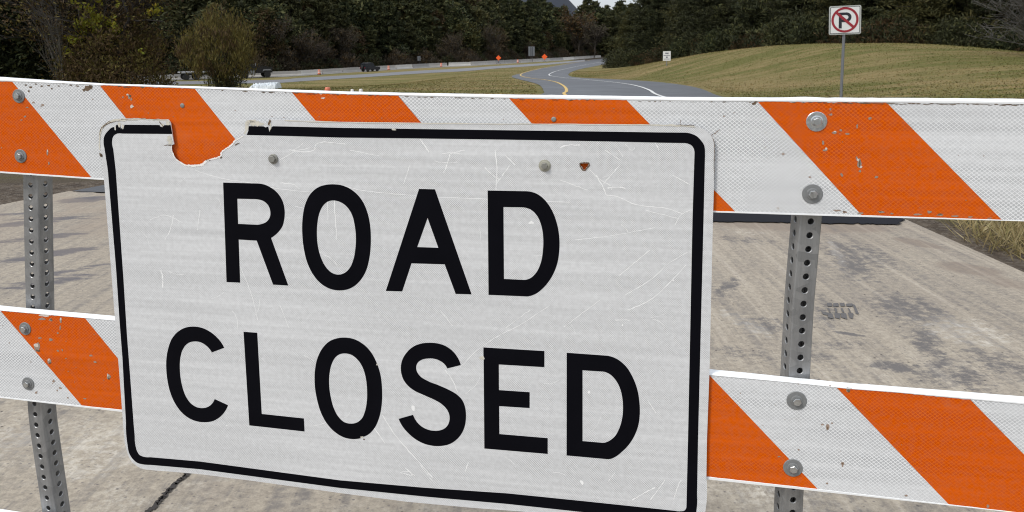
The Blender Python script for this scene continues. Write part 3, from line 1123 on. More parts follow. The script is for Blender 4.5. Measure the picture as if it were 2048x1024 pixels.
# perforated square tube: every 25.4 mm one hole in each face
def perforated(path, wid, rot, parent, nlen, lab=None):
    bm = bmesh.new()
    hc, rh, n = .0254, .0056, 16
    hw = wid / 2

    def facepatch(z0_, side):
        # square cell with a round hole; the two side strips reach the tube corners
        cz = z0_ + hc / 2
        ang = [math.pi / 4 + 2 * math.pi * k / n for k in range(n)]
        hole = [(rh * math.cos(t), cz + rh * math.sin(t)) for t in ang]
        rim_ = [((rh + .0010) * math.cos(t), cz + (rh + .0010) * math.sin(t)) for t in ang]
        hh = hc / 2
        sq = []
        for t in ang:
            c, s = math.cos(t), math.sin(t)
            k = min(hh / abs(c) if abs(c) > 1e-9 else 9, hh / abs(s) if abs(s) > 1e-9 else 9)
            sq.append((c * k, cz + s * k))
        cr_ = hw - .003
        strips = [[(-cr_, z0_), (-hh, z0_), (-hh, z0_ + hc), (-cr_, z0_ + hc)], [(hh, z0_), (cr_, z0_), (cr_, z0_ + hc), (hh, z0_ + hc)]] if cr_ > hh else []
        for y, inv in ((-hw, False), (-hw + .0022, True)):
            Hh = [place(bm, p, y, side) for p in (hole if inv else rim_)]
            if not inv:
                Hc = [place(bm, p, y + .0009, side) for p in hole]
                for k in range(n):
                    bm.faces.new((Hh[k], Hh[(k + 1) % n], Hc[(k + 1) % n], Hc[k]))
            Sq = [place(bm, p, y, side) for p in sq]
            for k in range(n):
                q = (Hh[k], Sq[k], Sq[(k + 1) % n], Hh[(k + 1) % n])
                bm.faces.new(q if inv else tuple(reversed(q)))
            for st in strips:
                q = [place(bm, p, y, side) for p in st]
                bm.faces.new(q if not inv else list(reversed(q)))
            if not inv:
                H0 = Hc
            else:
                for k in range(n):
                    bm.faces.new((H0[k], H0[(k + 1) % n], Hh[(k + 1) % n], Hh[k]))

    def place(bm_, p, y, side):
        c, s = math.cos(side * math.pi / 2), math.sin(side * math.pi / 2)
        return bm_.verts.new((p[0] * c - y * s, p[0] * s + y * c, p[1]))

    for i in range(nlen):
        for side in range(4):
            facepatch(i * hc, side)
    # rounded corners
    for side in range(4):
        for i in range(nlen):
            c, s = math.cos(side * math.pi / 2), math.sin(side * math.pi / 2)
            pts = []
            for k in range(4):
                t = -math.pi / 2 + k / 3 * math.pi / 2
                x, y = hw - .003 + .003 * math.cos(t), -hw + .003 + .003 * math.sin(t)
                pts.append((x * c - y * s, x * s + y * c))
            a = [bm.verts.new((x, y, i * hc)) for x, y in pts]
            b = [bm.verts.new((x, y, (i + 1) * hc)) for x, y in pts]
            for k in range(3):
                bm.faces.new((a[k], a[k + 1], b[k + 1], b[k]))
    bmesh.ops.remove_doubles(bm, verts=bm.verts, dist=1e-5)
    P = np.array(path, float)                                       # (x, y, z) from the ground up
    d = np.r_[0, np.cumsum(np.linalg.norm(np.diff(P, axis=0), axis=1))]
    cr, sr = math.cos(rot), math.sin(rot)
    for v in bm.verts:
        t = min(v.co.z, d[-1] - 1e-4)
        x = np.interp(t, d, P[:, 0])
        y = np.interp(t, d, P[:, 1])
        z = np.interp(t, d, P[:, 2])
        lx, ly = v.co.x * cr - v.co.y * sr, v.co.x * sr + v.co.y * cr
        v.co = (x + lx, y + ly, z)
    o = bm_obj("post", bm, m_galv, parent)
    return o


def post_path(pts, off):
    q = [pl(u, v, off) for u, v in pts]                             # from the top down
    q.sort(key=lambda p: p[1])
    (xa, za), (xb, zb) = q[0], q[1]
    s = np.clip((xb - xa) / (zb - za), -.05, .05)
    P = [(xa - s * (za - .05), off, .05)] + [(x, off, z) for x, z in q]
    return P


def with_top(P, top):
    (x0_, y0_, z0_), (x1_, y1_, z1_) = P[-2], P[-1]
    s = (x1_ - x0_) / (z1_ - z0_)
    return P + [(x1_ + s * (top - z1_), y1_, top)]


yl_post = RAIL_OFF + DEP + .030
yr_post = RAIL_OFF + DEP + .0225
PL_ = with_top(post_path([(76, 365), (78, 490), (80.5, 605), (82, 700), (83, 800), (87, 845), (97, 915), (112, 1015)], yl_post), 1.36)
PR_ = with_top(post_path([(1612, 440), (1598, 600), (1590, 745), (1577, 1000)], yr_post), 1.50)
lenL = sum(np.linalg.norm(np.array(a) - np.array(b)) for a, b in zip(PL_[:-1], PL_[1:]))
lenR = sum(np.linalg.norm(np.array(a) - np.array(b)) for a, b in zip(PR_[:-1], PR_[1:]))
LEFT_ROT = math.radians(-2)                                # corner turned towards the viewer
perforated(PL_, .040, LEFT_ROT, bar, int(lenL / .0254))
perforated(PR_, .040, math.radians(12), bar, int(lenR / .0254))
for P in (PL_, PR_):                                                # skids the posts stand in
    bm = bmesh.new()
    xx = P[0][0]
    add_box(bm, xx - .022, xx + .022, P[0][1] - .6, P[0][1] + .6, .021, .066, bev=.003)
    add_box(bm, xx - .024, xx + .024, P[0][1] - .026, P[0][1] + .026, .066, .16, bev=.002)
    bm_obj("foot", bm, m_galv, bar)


def bolt(u, v, rw, rb, parent, y, mb, mw, off, rot=0.2, tilt=0.0, wash='washer'):
    a, b = pl(u, v, off)
    bm = bmesh.new()
    hexp = [(a + rb * math.cos(rot + k * math.pi / 3), b + rb * math.sin(rot + k * math.pi / 3)) for k in range(6)]
    add_prism(bm, hexp, y - .0026, y - .0026 - rb * .8)
    bmesh.ops.recalc_face_normals(bm, faces=bm.faces)
    top = [e for e in bm.edges if all(abs(q.co.y - (y - .0026 - rb * .8)) < 1e-6 for q in e.verts)]
    bmesh.ops.bevel(bm, geom=top, offset=rb * .09, segments=1, affect='EDGES')
    bt = bm_obj("bolt", bm, mb, parent)
    bm = bmesh.new()
    add_lathe(bm, [(.0001, y), (rw, y), (rw, y - .0010), (rw - .0007, y - .0016), (rb * 1.45, y - .0016), (rb * 1.45, y - .0026), (rb * 1.25, y - .0031), (.0001, y - .0031)], 32, 'y', c=(a, 0, b))
    bmesh.ops.recalc_face_normals(bm, faces=bm.faces)
    bm_obj(wash, bm, mw, bt)
    return bt


YR = RAIL_OFF - .0004
for (u, v, rw, mw, rt) in ((38, 192, .0145, m_washer, .3), (42, 312, .0145, m_washer, .6), (51, 657, .0145, m_washer, .1), (57, 767, .0150, m_washer, .5)):
    bolt(u, v, rw, .0064, bar, YR, m_bolt, mw, RAIL_OFF, rt)
for (u, v, rw, mw, rt) in ((1633, 243, .0172, m_washer_bright, .5), (1624.5, 387.5, .0172, m_washer, .2), (1593, 800.5, .0174, m_washer, .9), (1585.5, 935, .0170, m_washer, .35)):
    bolt(u, v, rw, .0072, bar, YR, m_bolt, mw, RAIL_OFF, rt)
for (u, v) in ((365, 211), (1107.5, 238.5)):                          # small flush rivets
    a, b = pl(u, v, RAIL_OFF)
    bm = bmesh.new()
    add_lathe(bm, [(.0001, YR), (.0048, YR), (.0044, YR - .0012), (.0025, YR - .0018), (.0001, YR - .0018)], 18, 'y', c=(a, 0, b))
    bmesh.ops.recalc_face_normals(bm, faces=bm.faces)
    bm_obj("rivet", bm, m_bolt_dull, bar)

# knocks and grime on the film of each board
Y1 = YR - .0003
marks1 = [('blob', u, v, a, b) for u, v, a, b in (
    (259, 193, 3, 5), (263, 199, 2.2, 3), (246, 194, 1.6, 1.6), (51, 233, 2.5, 2), (43, 240, 3, 1.2), (95, 306, 2, 6), (98, 326, 1.6, 3), (297, 226, 1.5, 1.5),
    (1662, 229, 5, 2.2), (1646, 286, 3, 5), (1668, 265, 6, 2.5), (1681, 260, 3, 3), (1695, 268, 5, 2), (1714, 253, 2, 5), (1719, 328, 5, 10), (1713, 316, 2, 4),
    (1650, 300, 5, 3), (1740, 237, 4, 3), (1753, 354, 4, 3), (1661, 218, 2, 3), (1683, 350, 3, 4), (1720, 342, 4, 3),
    (1448, 232, 2, 2), (1566, 308, 4, 2), (1620, 354, 3, 2), (1556, 416, 2, 1.5), (55, 215, 3, 1.5), (86, 210, 3, 2), (67, 205, 3, 2),
    (1675, 421, 9, 2), (1690, 424, 6, 2.4), (1720, 426, 8, 2), (1762, 424, 7, 2), (1783, 427, 4, 2), (1835, 429, 9, 2), (1858, 424, 5, 3), (1880, 430, 9, 2), (1910, 432, 8, 2), (1940, 434, 6, 2), (1980, 436, 6, 1.6))]
brown1 = [('blob', u, v, a, b) for u, v, a, b in (
    (176, 177, 8, 5), (182, 173, 5, 3), (168, 180, 3, 3), (52, 170, 3, 1.6), (62, 174, 4, 1.8), (72, 168, 3, 1.4), (84, 172, 3, 2), (98, 171, 3, 1.6), (104, 177, 2, 2), (118, 172, 3, 1.2),
    (142, 170, 4, 1.6), (155, 172, 4, 1.3), (128, 167, 4, 1.2), (253, 174, 10, 1.6), (285, 175, 5, 1.2), (240, 172, 5, 1.2), (58, 182, 2, 2), (261, 192, 2.2, 3), (1508, 207, 5, 3), (1512, 203, 4, 1.5),
    (1719, 324, 2, 6), (1688, 423, 3, 1.6), (1760, 423, 4, 1.2), (1880, 428, 5, 1.2), (1719, 331, 2, 3))]
for k in range(46):
    u = 1640 + k * 9 + rnd.uniform(-3, 3)
    brown1.append(('blob', u, 205.8 + (u - 1640) * .0098 + rnd.uniform(-1, 1.2), rnd.uniform(3, 7), rnd.uniform(.5, 1.3)))
for k in range(70):
    u = rnd.uniform(440, 1640)
    brown1.append(('blob', u, np.interp(u, [430, 680, 1020, 1360, 1774], [180, 189.6, 198, 203, 206.5]) + rnd.uniform(-.4, .8), rnd.uniform(1.5, 5), rnd.uniform(.35, .9)))
for k in range(60):
    u = rnd.uniform(0, 2048)
    v = np.interp(u, [0, 205, 1430, 2048], [rnd.uniform(175, 335), rnd.uniform(180, 345), rnd.uniform(215, 415), rnd.uniform(222, 430)])
    marks1.append(('blob', u, v, rnd.uniform(.6, 1.6), rnd.uniform(.6, 1.6)))
white1 = [('blob', u, v, a, b) for u, v, a, b in (
    (264, 213, 4, 4), (255, 189, 2.5, 2), (1716, 320, 3, 4), (1721, 333, 3, 4), (96, 302, 1.4, 3), (1652, 297, 3, 2), (647, 196, 4, 2), (1670, 263, 3, 1.2))]
merge_into(f1, surface_marks("scuffs", marks1, m_dent, Y1, r1, RAIL_OFF), surface_marks("grime", brown1, m_brown, Y1 - .0002, r1, RAIL_OFF),
           surface_marks("bared", white1, m_bared, Y1 - .0001, r1, RAIL_OFF))
marks2 = [('blob', u, v, a, b) for u, v, a, b in (
    (75, 694, 8, 9), (99, 722, 5, 5), (217, 753, 5, 5), (122, 641, 2, 6), (121, 655, 1.6, 6), (116, 666, 2, 2), (102, 679, 4, 3), (80, 676, 4, 1.5), (116, 701, 3, 2), (125, 700, 1.5, 2.5), (183, 711, 4, 2), (191, 724, 4, 2),
    (73, 785, 3, 3), (108, 762, 3, 3), (115, 781, 2, 2), (121, 776, 3, 2), (136, 795, 2, 2), (170, 797, 3, 2), (85, 637, 8, 3), (102, 639, 4, 3),
    (1655, 853, 4, 6), (1645, 849, 3, 2), (1664, 846, 2, 2), (1685, 928, 3, 5), (1654, 966, 3, 2), (1597, 899, 2, 2), (1558, 913, 4, 1.2), (1811, 991, 4, 2), (1975, 1012, 3, 4), (1697, 780, 5, 4), (1597, 767, 2, 1.5), (1660, 771, 2, 1.5))]
for k in range(25):
    u = rnd.choice([rnd.uniform(0, 235), rnd.uniform(1425, 2040)])
    v = np.interp(u, [0, 235, 1425, 2040], [rnd.uniform(640, 780), rnd.uniform(655, 805), rnd.uniform(770, 940), rnd.uniform(830, 1000)])
    marks2.append(('blob', u, v, rnd.uniform(.6, 1.5), rnd.uniform(.6, 1.5)))
brown2 = [('blob', 1697, 781, 3, 3), ('blob', 1697, 776, 6, 1.6), ('blob', 1655, 855, 2, 3), ('blob', 76, 701, 5, 2), ('blob', 218, 757, 2.5, 2), ('blob', 100, 726, 2.5, 2), ('blob', 103, 639, 2, 2), ('blob', 1685, 926, 1.5, 2)]
white2 = [('blob', 73, 690, 5, 5), ('blob', 98, 719, 3, 2.6), ('blob', 216, 750, 2, 3), ('blob', 122, 638, 1.5, 3), ('blob', 90, 631, 12, 2.6), ('blob', 1645, 850, 2, 1)]
merge_into(f2, surface_marks("scuffs", marks2, m_dent, Y1, r2, RAIL_OFF), surface_marks("grime", brown2, m_brown, Y1 - .0002, r2, RAIL_OFF),
           surface_marks("bared", white2, m_bared, Y1 - .0001, r2, RAIL_OFF))

# ------------------------------------------------------------------ ROAD CLOSED sign
sgn = thing("road_closed_sign", "white ROAD CLOSED sign with black border and torn top edge, bolted to the barricade", "road sign", B_LOC, B_ROT)
Z1, Z2 = 7.312, 7.3125
tl = [(130, 1000), (95, 650), (70, 540, 1), (53, 430, 1), (60, 330, 1), (75, 275, 1), (110, 220, 1), (160, 180), (172, 172), (210, 152), (232, 146), (270, 138), (330, 132), (345, 127), (480, 124), (560, 122), (620, 119), (700, 127), (800, 132), (900, 138),
      (960, 141), (1068, 138), (1090, 165), (1105, 190), (1112, 240), (1120, 290), (1140, 430), (1155, 500), (1122, 512), (1120, 580, 1), (1140, 640, 1), (1170, 700, 1), (1215, 750, 1)]
bite = [(215, 768, 1), (240, 785), (300, 803), (340, 806), (400, 803), (450, 800), (520, 797), (570, 780), (590, 755), (605, 740), (640, 736), (680, 722), (720, 712), (760, 705), (790, 688), (818, 680), (820, 640), (828, 622), (860, 590), (880, 570), (930, 545),
        (960, 522), (990, 495), (1000, 470), (1015, 455), (1050, 435), (1110, 405), (1150, 382), (1190, 362), (1205, 320), (1212, 300), (1190, 260), (1168, 228), (1166, 205), (1190, 180), (1212, 145), (1300, 143), (1345, 150), (1400, 165), (1450, 176), (1480, 190),
        (1500, 205), (1520, 139), (1570, 140), (1755, 140)]


def zpts(L_, org, s):
    return [((org[0] + p[0] / s), (org[1] + p[1] / s)) + ((1,) if len(p) > 2 else ()) for p in L_]


outl = zpts(tl, (190, 220), Z1) + zpts(bite, (330, 220), Z2)
outl += [(680, 243.8), (850, 245.8), (1020, 247.2), (1200, 248.3), (1320, 249.3), (1376, 250, 1), (1392, 252, 1), (1408, 258.7, 1), (1419, 268, 1), (1426, 278, 1), (1428.8, 290, 1), (1429, 312), (1427.7, 378), (1426, 435), (1419, 740), (1413.9, 880), (1412.7, 955),
         (1410.5, 1024, 1), (1407, 1040, 1), (1396, 1052, 1), (1378, 1055, 1), (1340, 1051.5), (1184, 1035), (1050, 1023.5), (949, 1016), (814, 1003.5), (680, 986), (500, 961), (400, 948.3), (335, 942.7), (300, 939.8, 1), (286.5, 938, 1), (274, 932.5, 1), (263, 922.6, 1),
         (255, 906.5, 1), (250.5, 890, 1), (248, 868), (246, 849), (242, 791)]
hole = [(1160, 328), (1168, 326.5), (1177, 327), (1176.5, 331), (1172, 336), (1170, 340), (1166, 339), (1164, 334), (1161, 332)]
sign_plate = plate("sign_plate", [contour(outl), contour(hole)], 0.0, .0022, m_sign_sheet, sgn)
YS, YT = -.0003, 0.0
# black border: the left run and the run right of the tear
bl_out = [(341.3, 250.3), (250, 249.3), (247.5, 251), (246, 259), (244, 252), (240, 253)]
left_outer = [(341.3, 250.3), (326, 250.3), (325, 254.6), (321, 253), (319, 250), (249, 249.4), (247.2, 258.6), (244.2, 255), (242, 258), (240.5, 251), (238.5, 254.4), (236, 249), (232.5, 250), (231, 258), (229, 261), (228.5, 254), (224, 255, 1), (217, 261, 1), (211, 268, 1), (208, 275, 1),
              (207.3, 283, 1), (209, 296), (215.8, 340), (232.4, 539), (239, 639), (245, 716), (252, 845), (255, 888.5, 1), (258.6, 906.5, 1), (266.7, 919, 1), (275.7, 926, 1), (286.5, 928.6, 1), (300, 929.6), (335, 932.5), (400, 938.3),
              (680, 975.7), (850, 993), (1016, 1007.8), (1184, 1026), (1340, 1040.5), (1372, 1042.5, 1), (1385, 1039, 1), (1391, 1030, 1), (1393.2, 1018, 1), (1394, 990), (1396, 880), (1407, 440), (1410, 306), (1409.5, 297, 1), (1408, 290, 1), (1404, 283.5, 1), (1400, 278.5, 1), (1393.5, 272.5, 1), (1385.6, 268.5, 1), (1377, 266, 1), (1366, 265.2),
              (1320, 264.8), (1200, 263), (1020, 260.6), (850, 258.2), (680, 255.6), (570, 252.9), (546, 252.4), (541, 256), (539, 264.5), (536.5, 253), (531, 254.8), (527, 252.6), (497.5, 252.2), (497, 261), (493.4, 269.9)]
left_inner_rev = [(570, 271.7), (680, 275), (850, 277), (1020, 279.3), (1200, 282.4), (1320, 285.2), (1366, 286), (1376, 287.3, 1), (1382, 290, 1), (1386.4, 295, 1), (1388.6, 301, 1), (1389, 308), (1385, 440), (1376, 880), (1372.9, 1014), (1369, 1021, 1), (1361, 1022.5, 1), (1350, 1021.6), (1184, 1004), (1016, 986.8), (850, 975.5),
                  (680, 960.6), (400, 923), (300, 914.3), (286, 913, 1), (279.3, 910, 1), (274, 902, 1), (270.8, 890.3, 1), (269.4, 872), (267, 845), (260.8, 760), (254, 672), (247, 560), (231.4, 340), (226.3, 297), (224.3, 281, 1), (225.5, 275, 1), (229, 270, 1), (235, 267, 1), (244, 267.1), (344.3, 267.9)]
plate("border", [contour(left_outer + left_inner_rev)], YS, YT, m_black_film, sgn)

GL = {
 'R': ((420, 350), 4.095, [[(108, 62), (380, 69), (400, 70, 1), (445, 78, 1), (490, 98, 1), (548, 142, 1), (592, 208, 1), (611, 285, 1), (610, 350, 1), (592, 422, 1), (555, 472, 1), (500, 515), (641, 905), (517, 897), (383, 537), (235, 528), (247, 881), (136, 876)],
                            [(224, 194), (375, 197), (390, 199, 1), (440, 214, 1), (478, 250, 1), (495, 305, 1), (488, 350, 1), (460, 385, 1), (420, 402, 1), (390, 407, 1), (375, 407), (230, 400)]]),
 'O': ((580, 350), 4.095, [[(355, 76, 1), (430, 86, 1), (520, 132, 1), (590, 208, 1), (635, 310, 1), (658, 430, 1), (662, 550, 1), (650, 680, 1), (620, 790, 1), (570, 870, 1), (500, 925, 1), (410, 945, 1), (330, 932, 1), (250, 885, 1), (190, 815, 1), (145, 725, 1), (115, 610, 1), (101, 480, 1), (104, 350, 1), (125, 240, 1), (170, 152, 1), (230, 101, 1), (290, 81, 1)],
                            [(360, 208, 1), (420, 225, 1), (475, 270, 1), (510, 330, 1), (530, 410, 1), (540, 500, 1), (536, 600, 1), (520, 690, 1), (490, 760, 1), (445, 803, 1), (395, 816, 1), (345, 802, 1), (295, 755, 1), (255, 680, 1), (230, 590, 1), (220, 490, 1), (225, 390, 1), (245, 300, 1), (280, 240, 1), (315, 215, 1)]]),
 'A': ((760, 360), 4.095, [[(320, 73), (450, 76), (750, 936), (620, 932), (530, 690), (258, 682), (182, 912), (48, 908)], [(390, 310), (478, 555), (305, 549)]]),
 'D': ((950, 360), 4.095, [[(104, 86), (410, 91.5), (432, 92.5, 1), (500, 110, 1), (570, 162, 1), (630, 248, 1), (672, 360, 1), (691, 480, 1), (690, 580, 1), (672, 690, 1), (630, 790, 1), (570, 872, 1), (500, 930, 1), (430, 953, 1), (400, 952), (111, 940)],
                            [(233, 221), (390, 223), (412, 226, 1), (460, 244, 1), (510, 295, 1), (545, 380, 1), (559, 480, 1), (556, 580, 1), (535, 690, 1), (500, 760, 1), (455, 803, 1), (405, 818, 1), (388, 817.5), (237, 810)]]),
 'C': ((310, 640), 4.656, [[(645, 258), (610, 200, 1), (560, 146, 1), (490, 96, 1), (420, 68, 1), (350, 61, 1), (280, 72, 1), (212, 110, 1), (160, 170, 1), (125, 260, 1), (107, 360, 1), (106, 460, 1), (118, 570, 1), (145, 680, 1), (190, 780, 1), (250, 860, 1), (320, 915, 1), (400, 945, 1), (470, 951, 1), (540, 940, 1), (600, 906, 1), (645, 860, 1), (680, 793), (556, 736),
                             (530, 780, 1), (490, 810, 1), (440, 820, 1), (390, 812, 1), (340, 782, 1), (295, 725, 1), (260, 640, 1), (240, 550, 1), (231, 450, 1), (235, 360, 1), (255, 282, 1), (285, 235, 1), (325, 207, 1), (370, 199, 1), (420, 205, 1), (470, 232, 1), (505, 265, 1), (530, 301)]]),
 'L': ((470, 650), 4.656, [[(80, 63), (207, 72), (249, 828), (642, 870), (648, 991), (134, 934)]]),
 'o': ((610, 660), 4.45, [[(345, 67, 1), (430, 79, 1), (510, 120, 1), (580, 187, 1), (635, 285, 1), (672, 400, 1), (686, 530, 1), (682, 670, 1), (660, 780, 1), (620, 870, 1), (560, 932, 1), (520, 950), (505, 946), (498, 962), (430, 970, 1), (350, 956, 1), (270, 910, 1), (200, 838, 1), (145, 740, 1), (108, 620, 1), (87, 480, 1), (90, 350, 1), (115, 240, 1), (160, 156, 1), (220, 99, 1), (280, 75, 1)],
                           [(355, 208, 1), (410, 219, 1), (465, 260, 1), (510, 325, 1), (538, 410, 1), (552, 520, 1), (550, 640, 1), (535, 720, 1), (505, 788, 1), (460, 824, 1), (405, 833, 1), (350, 820, 1), (300, 775, 1), (258, 700, 1), (230, 600, 1), (215, 490, 1), (218, 390, 1), (238, 302, 1), (270, 244, 1), (310, 215, 1)]]),
 'S': ((780, 670), 4.45, [[(630, 267), (605, 205, 1), (560, 146, 1), (500, 101, 1), (430, 76, 1), (350, 69, 1), (270, 78, 1), (200, 108, 1), (145, 160, 1), (110, 220, 1), (97, 280, 1), (101, 340, 1), (122, 400, 1), (160, 450, 1), (210, 490, 1), (300, 533, 1), (400, 578, 1), (460, 614, 1), (505, 660, 1), (528, 710, 1), (530, 755, 1), (515, 800, 1), (480, 835, 1), (430, 851, 1), (370, 850, 1), (310, 831, 1), (260, 796, 1), (225, 752, 1), (205, 710), (77, 746),
                            (110, 810, 1), (160, 870, 1), (225, 925, 1), (300, 965, 1), (380, 985, 1), (450, 987, 1), (530, 970, 1), (595, 928, 1), (645, 863, 1), (670, 790, 1), (676, 720, 1), (668, 640, 1), (640, 575, 1), (590, 526, 1), (530, 491, 1), (440, 450, 1), (330, 406, 1), (270, 368, 1), (240, 325, 1), (233, 283, 1), (248, 245, 1), (285, 219, 1), (340, 208, 1), (400, 212, 1), (450, 232, 1), (490, 264, 1), (510, 297)]]),
 'E': ((950, 680), 4.265, [[(72, 63), (592, 94), (592, 231), (203, 208), (204, 427), (466, 445), (466, 580), (206, 563), (208, 802), (620, 837), (620, 971), (80, 925), (74, 172), (84, 156), (72, 142)]]),
 'd': ((1110, 690), 4.268, [[(100, 66), (430, 90), (470, 96, 1), (540, 126, 1), (605, 182, 1), (660, 268, 1), (700, 370, 1), (720, 480, 1), (724, 570, 1), (712, 680, 1), (680, 770, 1), (630, 850, 1), (570, 912, 1), (510, 957, 1), (465, 973, 1), (430, 972), (99, 942)],
                             [(235, 215), (395, 225.5), (420, 228, 1), (470, 250, 1), (520, 302, 1), (555, 370, 1), (577, 470, 1), (580, 560, 1), (568, 650, 1), (545, 720, 1), (510, 780, 1), (465, 817, 1), (420, 834, 1), (390, 833), (235, 820)]]),
}


def letters(name, keys):
    V, F = [], []
    for k in keys:
        org, s, cs = GL[k]
        c = [contour(q, org, s) for q in cs]
        o = plate("glyph", c, YS, YT, m_black_film, None)
        b = len(V)
        V += [tuple(v.co) for v in o.data.vertices]
        F += [tuple(b + i for i in p.vertices) for p in o.data.polygons]
        me = o.data
        bpy.data.objects.remove(o)
        bpy.data.meshes.remove(me)
    return mesh_obj(name, V, F, m_black_film, sgn)


letters("lettering", "ROAD")
letters("lettering", "CLoSEd")
bolt(547, 317.5, .0098, .0066, sgn, -.0002, m_bolt_dull, m_bolt_dull, 0, .1)
bolt(1089.5, 331, .0112, .0062, sgn, -.0002, m_bolt_dull, plain("putty_washer", (0.36, .35, .29), .7, .1, .2, 90), 0, .1)

# torn white rim round the bite, cream peeling corner, scratches
rim = [(343.4, 291), (343.5, 300), (346, 308), (351, 317), (359, 323.5), (366, 328), (376, 331), (390, 331.5), (402, 330), (409, 326), (413, 321.5), (423, 318.5), (434, 315.5), (442, 311.5), (443, 305), (449, 299.5), (458, 294), (466, 287), (470, 281.5), (477, 277.5), (487, 271.5)]
q1 = surface_marks("torn_rim", [('line', rim, [1.2, 1.5, 2, 2.2, 2.8, 4.5, 5, 5, 3, 2.5, 2.5, 2.6, 2.4, 2.8, 2.4, 2])], m_torn, -.0005, sgn)
q2 = surface_marks("peeling_film", [
    ('line', [(199.5, 300), (199.5, 275), (203, 259), (211, 249), (222, 242.5)], [2, 3, 4, 4, 3]),
    ('line', [(222, 243), (236, 240), (262, 238.8), (290, 238.3), (318, 239.6), (334, 240.4)], [4, 6, 3.5, 2.5, 3, 3]),
    ('blob', 239, 251, 3, 6), ('blob', 246, 253, 2, 6), ('blob', 231, 256, 1.6, 5), ('blob', 325, 250.5, 3, 3.5), ('blob', 336, 245, 5, 5),
    ('line', [(489, 268), (494, 257), (494, 247), (500, 243), (512, 242)], [2, 5, 8, 7, 5]), ('line', [(500, 246), (515, 247), (527, 248.5)], [9, 8, 5]), ('line', [(540, 246), (541, 254), (539, 262)], [4, 3, 1]),
    ('line', [(570, 240.6), (680, 245), (850, 246.6), (1020, 248), (1200, 249.2), (1330, 250.4), (1390, 253.5)], [1.6, 1.8, 2.2, 1.6, 2, 3, 2]),
    ('line', [(338, 272), (340, 280), (341, 288)], [5, 9, 8]), ('blob', 787, 259, 6, 2), ('blob', 964, 716, 5, 4), ('blob', 724, 874, 3, 2), ('blob', 754, 729, 1.6, 1.6), ('blob', 786, 822, 1, 1)], m_cream, -.0005, sgn)
q3 = surface_marks("grime", [
    ('line', [(201, 306), (203, 313), (202.5, 309)], [3, 5, 3]), ('line', [(198.8, 270), (203, 257), (212, 247.5), (221, 241.5)], [.8, 1.2, 1.4, 1]), ('line', [(205, 256), (215, 248), (226, 243.5), (240, 241)], [.8, 1.2, .8, .5]),
    ('line', [(242, 239), (262, 238), (290, 237.6), (320, 239.2)], [.6, .9, .6, .8]), ('line', [(537, 250), (541, 240.5)], [3.6, 4.4]), ('line', [(319, 243), (322, 247), (327, 253)], [1, 1.4, .8]),
    ('line', [(470, 290), (474, 288), (479, 286)], [1, 2.6, 1]), ('line', [(441, 316), (444, 314)], 2), ('line', [(412, 320), (420, 320)], 1.5), ('line', [(328, 290.5), (345, 290)], [.8, 1.4]),
    ('line', [(1352, 249.8), (1372, 250), (1388, 250.4)], [.8, 1.4, .8]), ('line', [(1361, 240), (1361.5, 249)], 1.1), ('line', [(1423, 271), (1428, 285), (1428.6, 312), (1427.5, 360)], [.6, .9, .9, .6]),
    ('line', [(1422.5, 271), (1430, 266), (1440, 259)], [1.2, 1.8, 1]), ('blob', 728, 878, 2.2, 1.6), ('line', [(1159, 329), (1163, 326), (1170, 325.5), (1177, 326), (1178, 331), (1173, 337), (1169, 341), (1164, 338), (1160, 331)], 2.2)], m_brown, -.0007, sgn)
